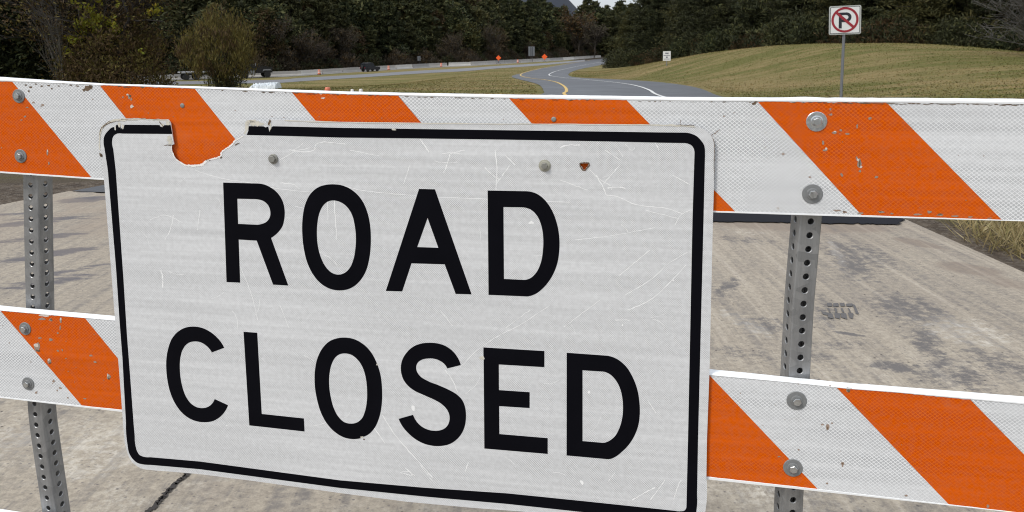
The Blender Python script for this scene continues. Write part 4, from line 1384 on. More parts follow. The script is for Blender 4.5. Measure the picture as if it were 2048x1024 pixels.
scr = [('line', [(578, 300), (610, 304), (628, 300), (632, 289), (650, 284), (690, 288)], 1.3), ('line', [(585, 301), (600, 292), (606, 286)], 1.0), ('line', [(560, 320), (590, 303), (620, 296)], 1.0),
       ('line', [(840, 278), (848, 289), (858, 305)], 1.8), ('line', [(900, 308), (895, 325), (888, 345)], 1.6), ('line', [(885, 307), (905, 305), (925, 309)], 1.4), ('line', [(868, 322), (895, 326), (915, 324)], 1.0),
       ('line', [(1120, 296), (1132, 291), (1160, 290)], 2.2), ('line', [(1192, 350), (1205, 372), (1212, 390)], 1.6), ('line', [(1215, 376), (1235, 374), (1252, 377)], 1.8), ('line', [(1212, 390), (1240, 395), (1275, 410), (1330, 416), (1365, 428)], 1.3),
       ('line', [(1180, 340), (1195, 355), (1222, 372)], 1.0), ('line', [(990, 300), (994, 335), (992, 380)], 1.4), ('line', [(970, 335), (985, 350), (1000, 360)], 1.3), ('line', [(1010, 310), (1030, 330)], 1), ('line', [(1060, 420), (1085, 400)], 1.6),
       ('line', [(690, 372), (720, 380), (760, 385), (840, 392), (960, 398), (1060, 402), (1140, 404)], .9), ('line', [(390, 340), (440, 356), (500, 366), (560, 378), (640, 386)], .9), ('line', [(560, 366), (585, 368), (600, 378)], 1.2),
       ('line', [(475, 520), (490, 555), (505, 595), (515, 640)], .9), ('line', [(765, 830), (790, 870), (830, 915), (865, 955)], 1.3), ('line', [(920, 735), (955, 700), (1000, 670), (1040, 650), (1100, 610)], 1.0), ('line', [(890, 740), (905, 760), (915, 785)], 1.1),
       ('line', [(330, 480), (342, 455), (347, 430)], 1.3), ('line', [(322, 540), (326, 560), (325, 575)], 2.4), ('line', [(300, 440), (330, 430), (365, 445)], .9), ('line', [(1295, 800), (1305, 815), (1312, 825)], 1.2), ('line', [(1250, 590), (1300, 560), (1340, 525), (1375, 505)], 1.0),
       ('line', [(1150, 480), (1230, 470), (1310, 455)], .8), ('line', [(1230, 640), (1260, 640)], 1), ('line', [(1215, 965), (1230, 945)], 1.0), ('line', [(930, 945), (936, 925)], 1.2), ('line', [(1265, 1000), (1290, 985), (1310, 975)], 1.8), ('line', [(1347, 1000), (1355, 975), (1362, 960)], 1.4),
       ('line', [(800, 945), (825, 950), (810, 935)], 1.2), ('line', [(455, 850), (452, 852)], 2), ('line', [(1250, 288), (1262, 300), (1270, 296)], 1), ('line', [(1310, 285), (1318, 300)], 1.2), ('line', [(668, 395), (671, 440), (673, 480)], 1.2), ('line', [(655, 400), (656, 440)], 1),
       ('blob', 1164, 965, 5, 5), ('blob', 1245, 650, 2, 2), ('blob', 826, 817, 4, 6), ('blob', 1062, 445, 6, 4), ('blob', 1178, 785, 3, 4), ('blob', 1346, 560, 2, 3), ('line', [(1210, 300), (1240, 320)], .9), ('line', [(1380, 420), (1362, 430), (1350, 450)], 1.1),
       ('line', [(1255, 620), (1300, 600), (1340, 565), (1372, 530)], 1.4), ('line', [(1225, 372), (1222, 381)], 1.4)]
for (u, v, q, t, w_) in ((1120, 360, 60, .35, 1.0), (1240, 330, 50, 2.3, 1.2), (1290, 420, 70, .25, 1.0), (1300, 500, 80, 2.45, 1.3), (1200, 600, 90, 2.5, 1.0), (1060, 620, 60, 2.5, .9), (880, 620, 40, .9, 1.0),
                         (700, 300, 60, .2, .9), (820, 330, 40, 1.9, 1.1), (1020, 330, 50, 2.2, 1.2), (730, 830, 70, .95, 1.2), (840, 930, 40, .9, .9), (1330, 960, 50, 2.2, 1.5), (400, 420, 40, 1.7, 1.0), (560, 610, 50, 1.2, .8), (930, 300, 30, 2.9, 1.4), (1345, 350, 40, .5, 1.2)):
    scr.append(('line', [(u, v), (u + q * .5 * math.cos(t), v + q * .5 * math.sin(t)), (u + q * math.cos(t), v + q * math.sin(t))], w_))
for k in range(46):
    u, v = rnd.uniform(260, 1370), rnd.uniform(290, 960)
    t = rnd.uniform(0, math.pi)
    q = rnd.uniform(4, 22)
    scr.append(('line', [(u, v), (u + q * math.cos(t), v + q * math.sin(t) + rnd.uniform(-2, 2)), (u + 2 * q * math.cos(t + .2), v + 2 * q * math.sin(t + .2))], rnd.uniform(.4, .9)))
q4 = surface_marks("scratches", scr, m_scratch, -.00018, sgn)
merge_into(sign_plate, q1, q2, q3, q4)

# ------------------------------------------------------------------ vegetation generators


def leaf_mesh(name, C, U, W, mats, midx, parent):
    """rhombic leaves: centre C, half length U, half width W"""
    n = len(C)
    V = np.empty((n, 4, 3))
    V[:, 0], V[:, 1], V[:, 2], V[:, 3] = C - U, C + W, C + U, C - W
    me = bpy.data.meshes.new(name)
    me.vertices.add(n * 4)
    me.vertices.foreach_set('co', V.reshape(-1).astype(np.float32))
    me.loops.add(n * 4)
    me.loops.foreach_set('vertex_index', np.arange(n * 4, dtype=np.int32))
    me.polygons.add(n)
    me.polygons.foreach_set('loop_start', np.arange(0, n * 4, 4, dtype=np.int32))
    me.polygons.foreach_set('loop_total', np.full(n, 4, dtype=np.int32))
    for m in mats:
        me.materials.append(m)
    me.polygons.foreach_set('material_index', np.asarray(midx, dtype=np.int32))
    me.update(calc_edges=True)
    return link(bpy.data.objects.new(name, me), parent)


def unit(v):
    return v / (np.linalg.norm(v, axis=-1, keepdims=True) + 1e-9)


def clump_leaves(cent, rad, per, ln, wd, up=.3, flat=.6):
    """leaf set scattered round clump centres"""
    N = len(cent)
    C = np.repeat(cent, per, 0)
    off = rng.normal(0, 1, (N * per, 3)) * np.repeat(np.broadcast_to(rad, (N,)), per)[:, None] * np.array([1, 1, flat])
    C = C + off
    d = unit(off * np.array([1, 1, .5]) + rng.normal(0, .35, off.shape) + np.array([0, 0, up]))
    s = unit(np.cross(d, rng.normal(0, 1, d.shape)))
    L_ = ln * rng.uniform(.6, 1.3, (len(C), 1))
    W_ = wd * rng.uniform(.6, 1.3, (len(C), 1))
    return C, d * L_, s * W_


def conifer(name, label, cat, h, r, mat, mat2, seed, crown_from=.12, branches=110, per=9, lf=.30, wd=.085, round_=.75, group=None, layers=True):
    st = np.random.default_rng(seed)
    t_root = thing(name, label, cat, (0, 0, 0), 0, group)
    lean = st.normal(0, .02, 2)
    bm = bmesh.new()
    add_tube(bm, (0, 0, -.3), (lean[0] * h * .5, lean[1] * h * .5, h * .5), .022 * h, .014 * h, 8)
    add_tube(bm, (lean[0] * h * .5, lean[1] * h * .5, h * .5), (lean[0] * h, lean[1] * h, h * .97), .014 * h, .003 * h, 7)
    cents, rads = [], []
    for k in range(branches):
        t = crown_from + (1 - crown_from) * (k + st.uniform(0, 1)) / branches
        if layers:
            t = round(t * 16) / 16 * .7 + t * .3
        q = (t - crown_from) / (1 - crown_from)
        L_ = r * (max(0.05, 1 - q) ** round_) * st.uniform(.55, 1.2) * (1 if q > .12 else .75 + q * 2)
        az = st.uniform(0, 2 * math.pi)
        base = np.array([lean[0] * h * t, lean[1] * h * t, h * t])
        d = np.array([math.cos(az), math.sin(az), st.uniform(-.05, .35)])
        m = max(2, int(3 + L_ * 1.5))
        tip = base + d * L_
        if L_ > .5 * r:
            add_tube(bm, base, tip - (0, 0, .05), .0045 * h, .0012 * h, 4, False)
        for j in range(m):
            f = .3 + .7 * (j + st.uniform(0, 1)) / m
            sp = L_ * .22 * f
            cents.append(base + d * L_ * f + st.normal(0, 1, 3) * np.array([sp, sp, sp * .35]))
            rads.append(.10 + .075 * L_)
    cents, rads = np.array(cents), np.array(rads)
    C, U, W = clump_leaves(cents, rads, per, lf, wd, .25, .45)
    mi = (np.repeat(st.random(len(cents)) < .22, per)).astype(int)
    leaf_mesh("crown", C, U, W, [mat, mat2], mi, t_root)
    bmesh.ops.recalc_face_normals(bm, faces=bm.faces)
    bm_obj("trunk", bm, m_darkbark, t_root)
    return t_root


def twig_tree(name, label, cat, h, spread, mleaf, seed, leaves=3500, lf=.10, wd=.05, mbark=None, levels=4, trunk_r=.02, stems=1, up=.55, group=None, mleaf2=None, frac2=.2, first=.3, tw=.0012):
    st = np.random.default_rng(seed)
    t_root = thing(name, label, cat, (0, 0, 0), 0, group)
    bt, bc = bmesh.new(), bmesh.new()
    tips = []

    def grow(p, d, L_, rad, lev):
        q = p
        seg = 3 if lev < 2 else 2
        for k in range(seg):
            d2 = unit(d + st.normal(0, .14, 3) + np.array([0, 0, .06 * up]))
            e = q + d2 * L_ / seg
            f0, f1 = 1 - .45 * k / seg, 1 - .45 * (k + 1) / seg
            if lev <= 1:
                add_tube(bt, q, e, rad * f0, rad * f1, 6, False)
            else:
                add_tube(bc, q, e, max(rad * f0, tw * h), max(rad * f1, tw * .7 * h), 3, False)
            if lev < levels and (lev > 0 or k > 0 or first < .15):
                for _ in range(3 if lev < 2 else 2):
                    az = st.uniform(0, 2 * math.pi)
                    side = np.array([math.cos(az), math.sin(az), up * st.uniform(.2, 1.3)])
                    nd = unit(d2 * .55 + side * spread)
                    grow(q + (e - q) * st.uniform(.2, 1), nd, L_ * st.uniform(.5, .75), rad * .45, lev + 1)
            if lev >= 2:
                tips.append(e)
            q, d = e, d2
        tips.append(q)
    for s in range(stems):
        az = st.uniform(0, 6.28)
        off = np.array([math.cos(az), math.sin(az), 0]) * (0 if stems == 1 else h * .05)
        d0 = unit(np.array([math.cos(az) * (.05 if stems == 1 else .35), math.sin(az) * (.05 if stems == 1 else .35), 1.0]))
        grow(off + np.array([0, 0, -.2]), d0, h * st.uniform(.5, .62), trunk_r * h, 0)
    tips = np.array(tips)
    per = max(1, leaves // len(tips))
    C, U, W = clump_leaves(tips, np.full(len(tips), h * .028), per, lf, wd, .2, .9)
    me_b = bpy.data.meshes.new("tmp")
    # twigs join the leaves in one crown mesh
    bmesh.ops.recalc_face_normals(bc, faces=bc.faces)
    crown = leaf_mesh("crown", C, U, W, [mleaf, mleaf2 or mleaf, mbark or m_bark], (st.random(len(C)) < frac2).astype(int), t_root)
    bc.from_mesh(me_b)
    tmp = bpy.data.meshes.new("tmp2")
    for f in bc.faces:
        f.material_index = 2
    bm2 = bmesh.new()
    bc.to_mesh(tmp)
    bm2.from_mesh(crown.data)
    bm2.from_mesh(tmp)
    bm2.to_mesh(crown.data)
    bm2.free()
    bc.free()
    bpy.data.meshes.remove(me_b)
    bpy.data.meshes.remove(tmp)
    bmesh.ops.recalc_face_normals(bt, faces=bt.faces)
    bm_obj("trunk", bt, mbark or m_bark, t_root)
    return t_root


def shrub(name, label, cat, w, h, mat, mat2, seed, n=260, per=16, lf=.1, wd=.04, frac2=.2, up=.5, flat=.7, stems=9, clr=.14, group=None, pf=None):
    st = np.random.default_rng(seed)
    t_root = thing(name, label, cat, (0, 0, 0), 0, group)
    P = []
    while len(P) < n:
        p = st.uniform(-1, 1, 3)
        p[2] = st.uniform(0, 1)
        bump_ = 1 + .22 * math.sin(p[0] * 5 + seed) + .2 * math.cos(p[1] * 6 + seed * 2)
        if pf is not None:
            az_ = math.atan2(p[1], p[0])
            rr_ = np.interp(p[2], [q[0] for q in pf], [q[1] for q in pf]) * (.74 + .26 * bump_ + .16 * math.sin(az_ * 3 + p[2] * 7) + .10 * math.sin(az_ * 7 - p[2] * 13))
            if p[0]**2 + p[1]**2 < rr_ * rr_:
                P.append([p[0] * w, p[1] * w, p[2] * h])
            continue
        if (p[0]**2 + p[1]**2) / (1 - .45 * max(0, p[2] - .3)) ** 2 + max(0, p[2] - .35) ** 2 * 2.2 < bump_ * .9 and st.random() > .12:
            P.append([p[0] * w, p[1] * w, p[2] * h])
    P = np.array(P)
    C, U, W = clump_leaves(P, np.full(n, clr * max(w, h * .5)), per, lf, wd, up, flat)
    leaf_mesh("foliage", C, U, W, [mat, mat2], np.repeat(st.random(n) < frac2, per).astype(int), t_root)
    bm = bmesh.new()
    for k in range(stems):
        i = st.integers(0, n)
        add_tube(bm, (st.normal(0, w * .1), st.normal(0, w * .1), -.1), P[i], .03 + .004 * h, .008, 5, False)
    bm_obj("stem", bm, m_bark, t_root)
    return t_root


# ------------------------------------------------------------------ trees in front, left
def place(o, u, D, rz=0.0, s=1.0, sink=0.0):
    x, y, z = on_col(u, D)
    o.location = (x, y, z - sink)
    o.rotation_euler = (0, 0, rz)
    o.scale = (s, s, s)
    return o


t1 = shrub("evergreen_tree", "tall dark broadleaf evergreen at the left end above the top rail", "tree", 3.6, 9.5, m_dpine, m_pine, 21, 560, 46, .15, .065, .25, .3, .7, 14, .10)
place(t1, -10, 34)
t2 = shrub("evergreen_tree", "darkest evergreen standing behind the pale bare vine stems", "tree", 2.8, 10.5, m_dpine, m_dpine, 22, 460, 46, .14, .055, .2, .1, .7, 12, .10)
place(t2, 120, 40)
t3 = twig_tree("vine_tree", "brown vine-hung tree with a few bright yellow-green leaf clusters", "tree", 9.5, .85, m_vine, 5, 30000, .085, .035, m_darkbark, 4, .016, 2, .45, None, m_olive, .35, .1)
place(t3, 240, 33)
# yellow leaf clusters: part of the vine tree
inv = t3.matrix_basis.inverted()
cl = []
for u, v, n in ((182, 27, 5), (190, 40, 10), (170, 42, 8), (156, 48, 9), (163, 55, 8), (196, 38, 6), (146, 78, 8), (224, 46, 7), (232, 62, 7), (188, 56, 5), (163, 66, 3), (268, 24, 1), (312, 20, 3), (300, 30, 2), (168, 10, 2), (180, 16, 2), (214, 48, 2), (134, 100, 3), (284, 104, 1), (155, 10, 1), (240, 8, 1), (200, 4, 1)):
    d = ray(u, v)
    for _ in range(n):
        dd = d / d[1] * (30.2 + rng.uniform(-.6, .5))
        p = inv @ Vector((dd[0] + rng.normal(0, .09), dd[1], CAM_Z + dd[2] + rng.normal(0, .09)))
        cl.append(p)
C, U, W = clump_leaves(np.array(cl), np.full(len(cl), .08), 9, .07, .055, -.3, 1)
leaf_mesh("leaf_clusters", C, U, W, [m_yellowleaf], np.zeros(len(C)), t3)
t3b = shrub("vine_thicket", "low brown thicket of dead vines at the foot of the vine-hung tree", "thicket", 2.2, 4.2, m_vine, m_olive, 31, 420, 40, .085, .030, .35, .5, .8, 10, .11)
place(t3b, 232, 31, 0, 1, .3)
t4 = twig_tree("bare_vine", "pale leafless vine stems tangled before the dark evergreens", "vine", 4.3, .28, m_brownleaf, 19, 120, .06, .02, plain("pale_stem", (.075, .068, .055), .9, 0, .3, 10), 2, .006, 2, 1.2, None, m_olive, .4, .1, .0015)
place(t4, 124, 30)
bm = bmesh.new()
for pth, r0, r1_ in (([(236, -40), (244, -8), (252, 18), (259, 40), (248, 58), (238, 90), (236, 150)], .055, .085), ([(258, 40), (275, 42), (295, 40), (326, 43)], .05, .02), ([(247, 58), (232, 66), (215, 62)], .04, .02)):
    for k in range(len(pth) - 1):
        qa, qb = (inv @ Vector(ray(*q) / ray(*q)[1] * 30.6 + np.array([0, 0, CAM_Z])) for q in (pth[k], pth[k + 1]))
        f0, f1_ = k / (len(pth) - 1), (k + 1) / (len(pth) - 1)
        add_tube(bm, qa, qb, r0 + (r1_ - r0) * f0, r0 + (r1_ - r0) * f1_, 7)
bmesh.ops.recalc_face_normals(bm, faces=bm.faces)
bm_obj("limb", bm, m_darkbark, t3)
t6 = shrub("tall_bush", "tall upright yellow-brown bush, green at its foot, before the flatbed truck", "bush", 3.1, 7.0, m_olive, m_vine, 24, 330, 34, .20, .034, .22, 1.3, 1.1, 60, .075, None, ((0, .40), (.15, .45), (.32, .95), (.5, 1.0), (.68, .82), (.85, .55), (1, .28)))
place(t6, 442, 60, 0, 1, .2)
st6 = np.random.default_rng(4)
P6 = np.stack([st6.normal(.6, .7, 90), st6.normal(-.8, .8, 90), st6.uniform(.1, 3.0, 90)], -1)
C, U, W = clump_leaves(P6, np.full(90, .24), 24, .11, .04, .4, .9)
leaf_mesh("green_foot", C, U, W, [m_pine], np.zeros(len(C)), t6)

# ------------------------------------------------------------------ the woods across the highway and on the right
GL_, GR_ = "pines in the wood beyond the highway barrier", "pines in the wood above the grass bank"
LL_ = "dark green pine in the wood beyond the highway barrier"
LRG = "dark pine in the wood on the grass bank behind the no-parking sign"
pines = [conifer("pine_tree", LL_, "tree", 15, 4.2, m_pine, m_dpine, 101, .05, 130, 12, .55, .15, .42, GL_),
         conifer("pine_tree", LL_, "tree", 16, 3.6, m_pine, m_dpine, 102, .10, 130, 12, .55, .15, .36, GL_),
         conifer("pine_tree", LL_, "tree", 14, 4.6, m_dpine, m_pine, 103, .04, 140, 12, .55, .15, .48, GL_)]
GM, LM = "broad-crowned trees among the pines beyond the highway barrier", "round-crowned olive and brown tree among the pines beyond the highway barrier"
PFR = ((0, .35), (.2, .75), (.45, 1), (.7, .9), (.88, .6), (1, .2))
broad = [shrub("broad_tree", LM, "tree", 4.0, 13, m_opine, m_pine, 121, 260, 22, .50, .20, .3, .35, .7, 6, .085, GM, PFR),
         shrub("broad_tree", LM, "tree", 3.6, 12, m_brownleaf, m_opine, 122, 240, 22, .46, .17, .35, .35, .7, 6, .085, GM, PFR),
         shrub("broad_tree", LM, "tree", 4.2, 14, m_pine, m_dpine, 123, 280, 22, .50, .20, .3, .35, .6, 6, .085, GM, PFR)]
GB, LB = "leafless trees at the foot of the pine wood", "bare grey-brown tree at the foot of the pines beyond the highway barrier"
bares = [twig_tree("bare_tree", LB, "tree", 7.5, .8, m_greyt, 41, 2600, .22, .06, m_bark, 3, .014, 1, .8, GB, m_brownleaf, .35, .2, .003),
         twig_tree("bare_tree", LB, "tree", 6.5, .9, m_brownleaf, 42, 2600, .22, .06, m_bark, 3, .014, 2, .7, GB, m_greyt, .4, .1, .003)]
GU, LU = "brown shrubs along the highway barrier", "brown scrub bush behind the highway barrier"
scrubs = [shrub("scrub_bush", LU, "bush", 2.6, 3.2, m_greyt, m_brownleaf, 51, 150, 18, .26, .07, .35, .6, .8, 8, .13, GU),
          shrub("scrub_bush", LU, "bush", 2.3, 2.6, m_dpine, m_brownleaf, 52, 150, 18, .26, .08, .3, .4, .8, 8, .13, GU)]
prng = random.Random(3)
used = {}


def put(proto, x, y, s, lab=None, grp=None, sz=None):
    z = float(H(x, y)) - .15
    rz = prng.uniform(0, 6.28)
    sc_ = (s, s, s * (sz or prng.uniform(.9, 1.12)))
    if proto.name not in used:
        used[proto.name] = 1
        proto.location, proto.rotation_euler, proto.scale = (x, y, z), (0, 0, rz), sc_
        if lab:
            proto['label'], proto['group'] = lab, grp
        return proto
    return dup(proto, (x, y, z), rz, sc_, lab, grp)


bl = resample(bline, 400)
bt_ = np.gradient(bl, axis=0)
bt_ /= np.linalg.norm(bt_, axis=1)[:, None]
bn_ = np.stack([-bt_[:, 1], bt_[:, 0]], -1)
blen = np.r_[0, np.cumsum(np.linalg.norm(np.diff(bl, axis=0), axis=1))]


def behind(sdist, off):
    i = int(np.clip(np.searchsorted(blen, sdist), 0, 399))
    extra = max(0, sdist - blen[-1])
    p = bl[i] + bn_[i] * off + bt_[i] * extra
    return p


tot = blen[-1]
s = 2.0
row = 0
while s < tot + 20:                                                  # scrub and leafless trees in front
    p = behind(s, prng.uniform(4.5, 7))
    put(prng.choice(scrubs), p[0], p[1], prng.uniform(.8, 1.25))
    if prng.random() < .45:
        p = behind(s + 2, prng.uniform(7, 9))
        put(prng.choice(bares), p[0], p[1], prng.uniform(.8, 1.2))
    s += prng.uniform(4.0, 6.0)
for off, step, smin, smax in ((11, 5.2, .55, .95), (16, 5.4, .95, 1.25), (23, 6.0, 1.25, 1.5), (32, 7.0, 1.4, 1.7)):
    s = prng.uniform(0, 4)
    while s < tot + 30:
        p = behind(s, off + prng.uniform(-2, 2))
        f = 1.0 - .30 * smooth((s - tot * .78) / (tot * .3))
        put(prng.choice(pines + broad), p[0], p[1], prng.uniform(smin, smax) * float(f))
        s += step * prng.uniform(.75, 1.25)

# right-hand wood along the crest of the bank
rp = [conifer("bank_pine", LRG, "tree", 15, 4.4, m_dpine, m_pine, 111, .02, 190, 22, .26, .065, .5, GR_),
      conifer("bank_pine", LRG, "tree", 14, 4.0, m_dpine, m_dpine, 112, .03, 190, 22, .26, .065, .45, GR_),
      conifer("bank_pine", LRG, "tree", 13, 4.2, m_opine, m_pine, 113, .02, 190, 24, .24, .055, .5, GR_)]
GS, LS = "shrubs along the edge of the wood on the bank", "dark shrub at the wood's edge on top of the grass bank"
rs = [shrub("edge_shrub", LS, "shrub", 1.9, 2.6, m_dpine, m_pine, 61, 190, 26, .15, .05, .3, .4, .8, 8, .13, GS),
      shrub("edge_shrub", LS, "shrub", 1.7, 2.2, m_brownleaf, m_dpine, 62, 170, 24, .14, .04, .5, .5, .8, 8, .13, GS)]
crest = crom(np.array([(15.5, 113), (19.5, 96), (22.0, 80), (24.0, 66), (25.5, 56), (27.5, 50), (31, 47), (36, 43), (43, 40)]), 8)
cl_ = resample(crest, 200)
ct = np.gradient(cl_, axis=0)
ct /= np.linalg.norm(ct, axis=1)[:, None]
cn = np.stack([-ct[:, 1], ct[:, 0]], -1)
cn = np.where((cn[:, :1] < 0), -cn, cn)
clen = np.r_[0, np.cumsum(np.linalg.norm(np.diff(cl_, axis=0), axis=1))]
for off, step, lo_, hi_, pr in ((.6, 2.6, .8, 1.3, rs), (3.4, 3.4, .55, .9, rp), (7.5, 4.2, .85, 1.15, rp), (13, 5.5, 1.0, 1.25, rp)):
    s = prng.uniform(0, 2)
    while s < clen[-1]:
        i = int(np.searchsorted(clen, s))
        p = cl_[min(i, 199)] + cn[min(i, 199)] * (off + prng.uniform(-.9, .9))
        put(prng.choice(pr), p[0], p[1], prng.uniform(lo_, hi_))
        s += step * prng.uniform(.75, 1.25)
# far end of the valley: the trees closing the road, a rust-leaved one among them
GF, LF = "far trees closing the end of the valley", "small far tree under the gap of sky at the end of the road"
for k in range(26):
    u = 1085 + k * 7.2 + prng.uniform(-2, 2)
    D = 285 + prng.uniform(-10, 40)
    x, y, z = on_col(u, D)
    vt_ = np.interp(u, [1085, 1105, 1120, 1135, 1150, 1162, 1172, 1185, 1196, 1215, 1235, 1255], [6, 16, 20, 30, 34, 24, 6, 3, 15, 19, 14, 4]) + prng.uniform(0, 14) * (k % 2)
    zt_ = CAM_Z + ray(u, vt_)[2] / ray(u, vt_)[1] * D
    pr_o = prng.choice(pines + broad[::2])
    put(pr_o, x, y, float(zt_ - z) / (15.0 if pr_o in pines else 13.6), LF, GF, 1.0)
rust = twig_tree("rust_leaved_tree", "far tree with rust-brown leaves below the blue mountain", "tree", 17, .9, m_rust, 71, 2600, .42, .22, m_bark, 3, .012, 1, .6, None, m_greyt, .3, .2, .002)
place(rust, 1158, 262)
gt = twig_tree("grey_bare_tree", "far leafless grey tree right of the rust-leaved one", "tree", 15, .9, m_greyt, 72, 1800, .40, .14, m_bark, 3, .012, 1, .7, None, m_greyt, .3, .2, .003)
place(gt, 1188, 255)
bare_r = twig_tree("bare_shrub", "bare grey branches at the upper right corner before the dark pines", "shrub", 6.0, .8, m_greyt, 73, 260, .05, .02, plain("ash_stem", (.075, .070, .062), .9, 0, .3, 10), 3, .006, 3, .35, None, None, .2, .1, .0016)
place(bare_r, 2085, 34)

# mountain
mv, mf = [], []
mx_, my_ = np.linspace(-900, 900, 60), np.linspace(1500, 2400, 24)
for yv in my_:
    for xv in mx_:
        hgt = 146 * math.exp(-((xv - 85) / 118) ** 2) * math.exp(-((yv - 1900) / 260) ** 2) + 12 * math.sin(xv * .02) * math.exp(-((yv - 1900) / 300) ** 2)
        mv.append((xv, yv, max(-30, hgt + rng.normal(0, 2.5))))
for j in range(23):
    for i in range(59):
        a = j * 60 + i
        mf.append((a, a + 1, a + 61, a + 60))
m_mt = plain("wooded_mountain_haze_tint", (0.014, 0.020, 0.032), .95, 0, .6, .06)  # blue cast of distance haze painted into the forest colour
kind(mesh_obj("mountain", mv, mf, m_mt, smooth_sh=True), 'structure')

# ------------------------------------------------------------------ grass blades
def blades(name, P, hgt, wid, mat, lean=.5, label=None):
    n = len(P)
    z = H(P[:, 0], P[:, 1])
    C = np.stack([P[:, 0], P[:, 1], z], -1)
    d = rng.normal(0, 1, (n, 3)) * np.array([lean, lean, 0]) + np.array([0, 0, 1.0])
    d = unit(d)
    Hh = hgt * rng.uniform(.4, 1.3, (n, 1))
    sdir = unit(np.cross(d, rng.normal(0, 1, (n, 3))))
    o = leaf_mesh(name, C + d * Hh * .5, d * Hh * .5, sdir * wid * rng.uniform(.6, 1.3, (n, 1)), [mat], np.zeros(n), None)
    return kind(o, 'stuff', label)


n = 34000
P = np.stack([rng.uniform(3.5, 9, n), rng.uniform(4.3, 9.5, n)], -1)
edge = 3.62 + .25 * np.sin(P[:, 1] * 2.1) + .2 * rng.random(n) + .35 * smooth((7.2 - P[:, 1]) / 1.5) * 0
P = P[P[:, 0] > edge + .12]
blades("dry_grass", P, .24, .0045, m_dry, .9, "long dry grass beside the concrete slab under the right end of the top rail")


def in_poly(P, Q):
    ins = np.zeros(len(P), bool)
    for i in range(len(Q)):
        (x1, y1), (x2, y2) = Q[i - 1], Q[i]
        c = ((y1 > P[:, 1]) != (y2 > P[:, 1])) & (P[:, 0] < (x2 - x1) * (P[:, 1] - y1) / (y2 - y1 + 1e-12) + x1)
        ins ^= c
    return ins


road_poly = np.vstack([LL, RR[::-1]])
hwy_poly = np.vstack([hfp, hnp[::-1]])
n = 120000
yy = 9 + 85 * rng.random(n) ** 1.4
xx = f_edge(yy) - 3 + 27 * rng.random(n) * (.3 + .7 * smooth((yy - 8) / 30))
P = np.stack([xx, yy], -1)
P = P[~in_poly(P - np.array([.35, 0]), road_poly) & ~in_poly(P, road_poly) & (P[:, 0] > np.interp(P[:, 1], RR[:50, 1], RR[:50, 0]) * (P[:, 1] < 50) - 99 * (P[:, 1] >= 50)) & (P[:, 0] > -2 + P[:, 1] * .07)]
blades("bank_grass", P, .042, .028, m_turf, 1.3, "mown olive and tan grass on the right bank")
n = 110000
yy = 24 + 120 * rng.random(n) ** 1.3
xx = 6 - (yy * .72 + 8) * rng.random(n)
P = np.stack([xx, yy], -1)
s_h = (P[:, 0] - hnp[0, 0]) * 0 + P[:, 1] - np.interp(P[:, 0], hnp[:, 0], hnp[:, 1])
P = P[~in_poly(P, road_poly) & ~in_poly(P + np.array([.3, 0]), road_poly) & ~in_poly(P, hwy_poly) & (s_h < -.4) & (P[:, 0] < np.interp(P[:, 1], LL[:59, 1], LL[:59, 0]) + 50 * (P[:, 1] > 70))]
blades("median_grass", P, .045, .035, m_turf, 1.4, "tan and olive grass between the ramp and the highway")
n = 5000
P = np.stack([rng.uniform(-14, -5.5, n), rng.uniform(9.4, 15, n)], -1)
blades("shoulder_grass", P, .12, .006, m_turf, .6, "short green grass beyond the dirt at the left edge")

# ------------------------------------------------------------------ highway furniture and traffic
# concrete barrier segments
GBAR = "concrete barrier segments along the highway"
prof = [(-.30, 0), (.30, 0), (.30, .08), (.13, .33), (.08, .81), (-.08, .81), (-.13, .33), (-.30, .08)]
segs = []
for k, mj in enumerate(m_jersey):
    bm = bmesh.new()
    add_prism(bm, prof, -2.95, 2.95, 'x')
    bmesh.ops.recalc_face_normals(bm, faces=bm.faces)
    o = bm_obj("barrier_segment", bm, mj)
    tag(o, ["weathered grey concrete barrier segment in the line along the highway", "pale newer concrete barrier segment in the line along the highway", "dark stained concrete barrier segment in the line along the highway"][k], "barrier", GBAR)
    segs.append(o)
first = {0, 1, 2}
s = 3.0
while s < tot - 9:
    k = prng.choice([0, 0, 0, 1, 2])
    i = int(np.clip(np.searchsorted(blen, s), 0, 399))
    p, t = bl[i], bt_[i]
    rz = math.atan2(t[1], t[0])
    z = float(H(p[0], p[1])) + .02
    if k in first:
        o = segs[k]
        first.discard(k)
    else:
        o = segs[k].copy()
        COL.objects.link(o)
    o.location = (p[0], p[1], z)
    o.rotation_euler = (0, 0, rz)
    s += 6.05


def bpos(u, front):
    """point 'front' metres on our side of the barrier in image column u"""
    d = ray(u, 120)
    q = bl - bn_ * front
    i = int(np.argmin(np.abs(q[:, 0] / q[:, 1] - d[0] / d[1])))
    return q[i], bt_[i]


def diamond_sign(u, vc, D, side, lab):
    d = ray(u, vc)
    p = d / d[1] * D
    x, y, zc = p[0], p[1], CAM_Z + p[2]
    zg = float(H(x, y))
    o = thing("roadwork_sign", lab, "road sign", (x, y, zg), -math.atan2(x, y) * 1.0)
    h = zc - zg
    q = side / math.sqrt(2)
    bm = bmesh.new()
    add_prism(bm, [(0, h - q), (q, h), (0, h + q), (-q, h)], -.03, -.01)
    bmesh.ops.recalc_face_normals(bm, faces=bm.faces)
    bm_obj("panel", bm, m_sor, o)
    bm = bmesh.new()
    add_box(bm, -.03, .03, -.008, .05, 0.2, h + q * .6)
    bm_obj("mast", bm, m_darkframe, o)
    bm = bmesh.new()
    for a, b in ((.7, .5), (-.7, .5), (.7, -.5), (-.7, -.5)):
        add_tube(bm, (0, 0, .3), (a, b, 0), .025, .025, 5)
    bm_obj("stand", bm, m_darkframe, o)
    return o


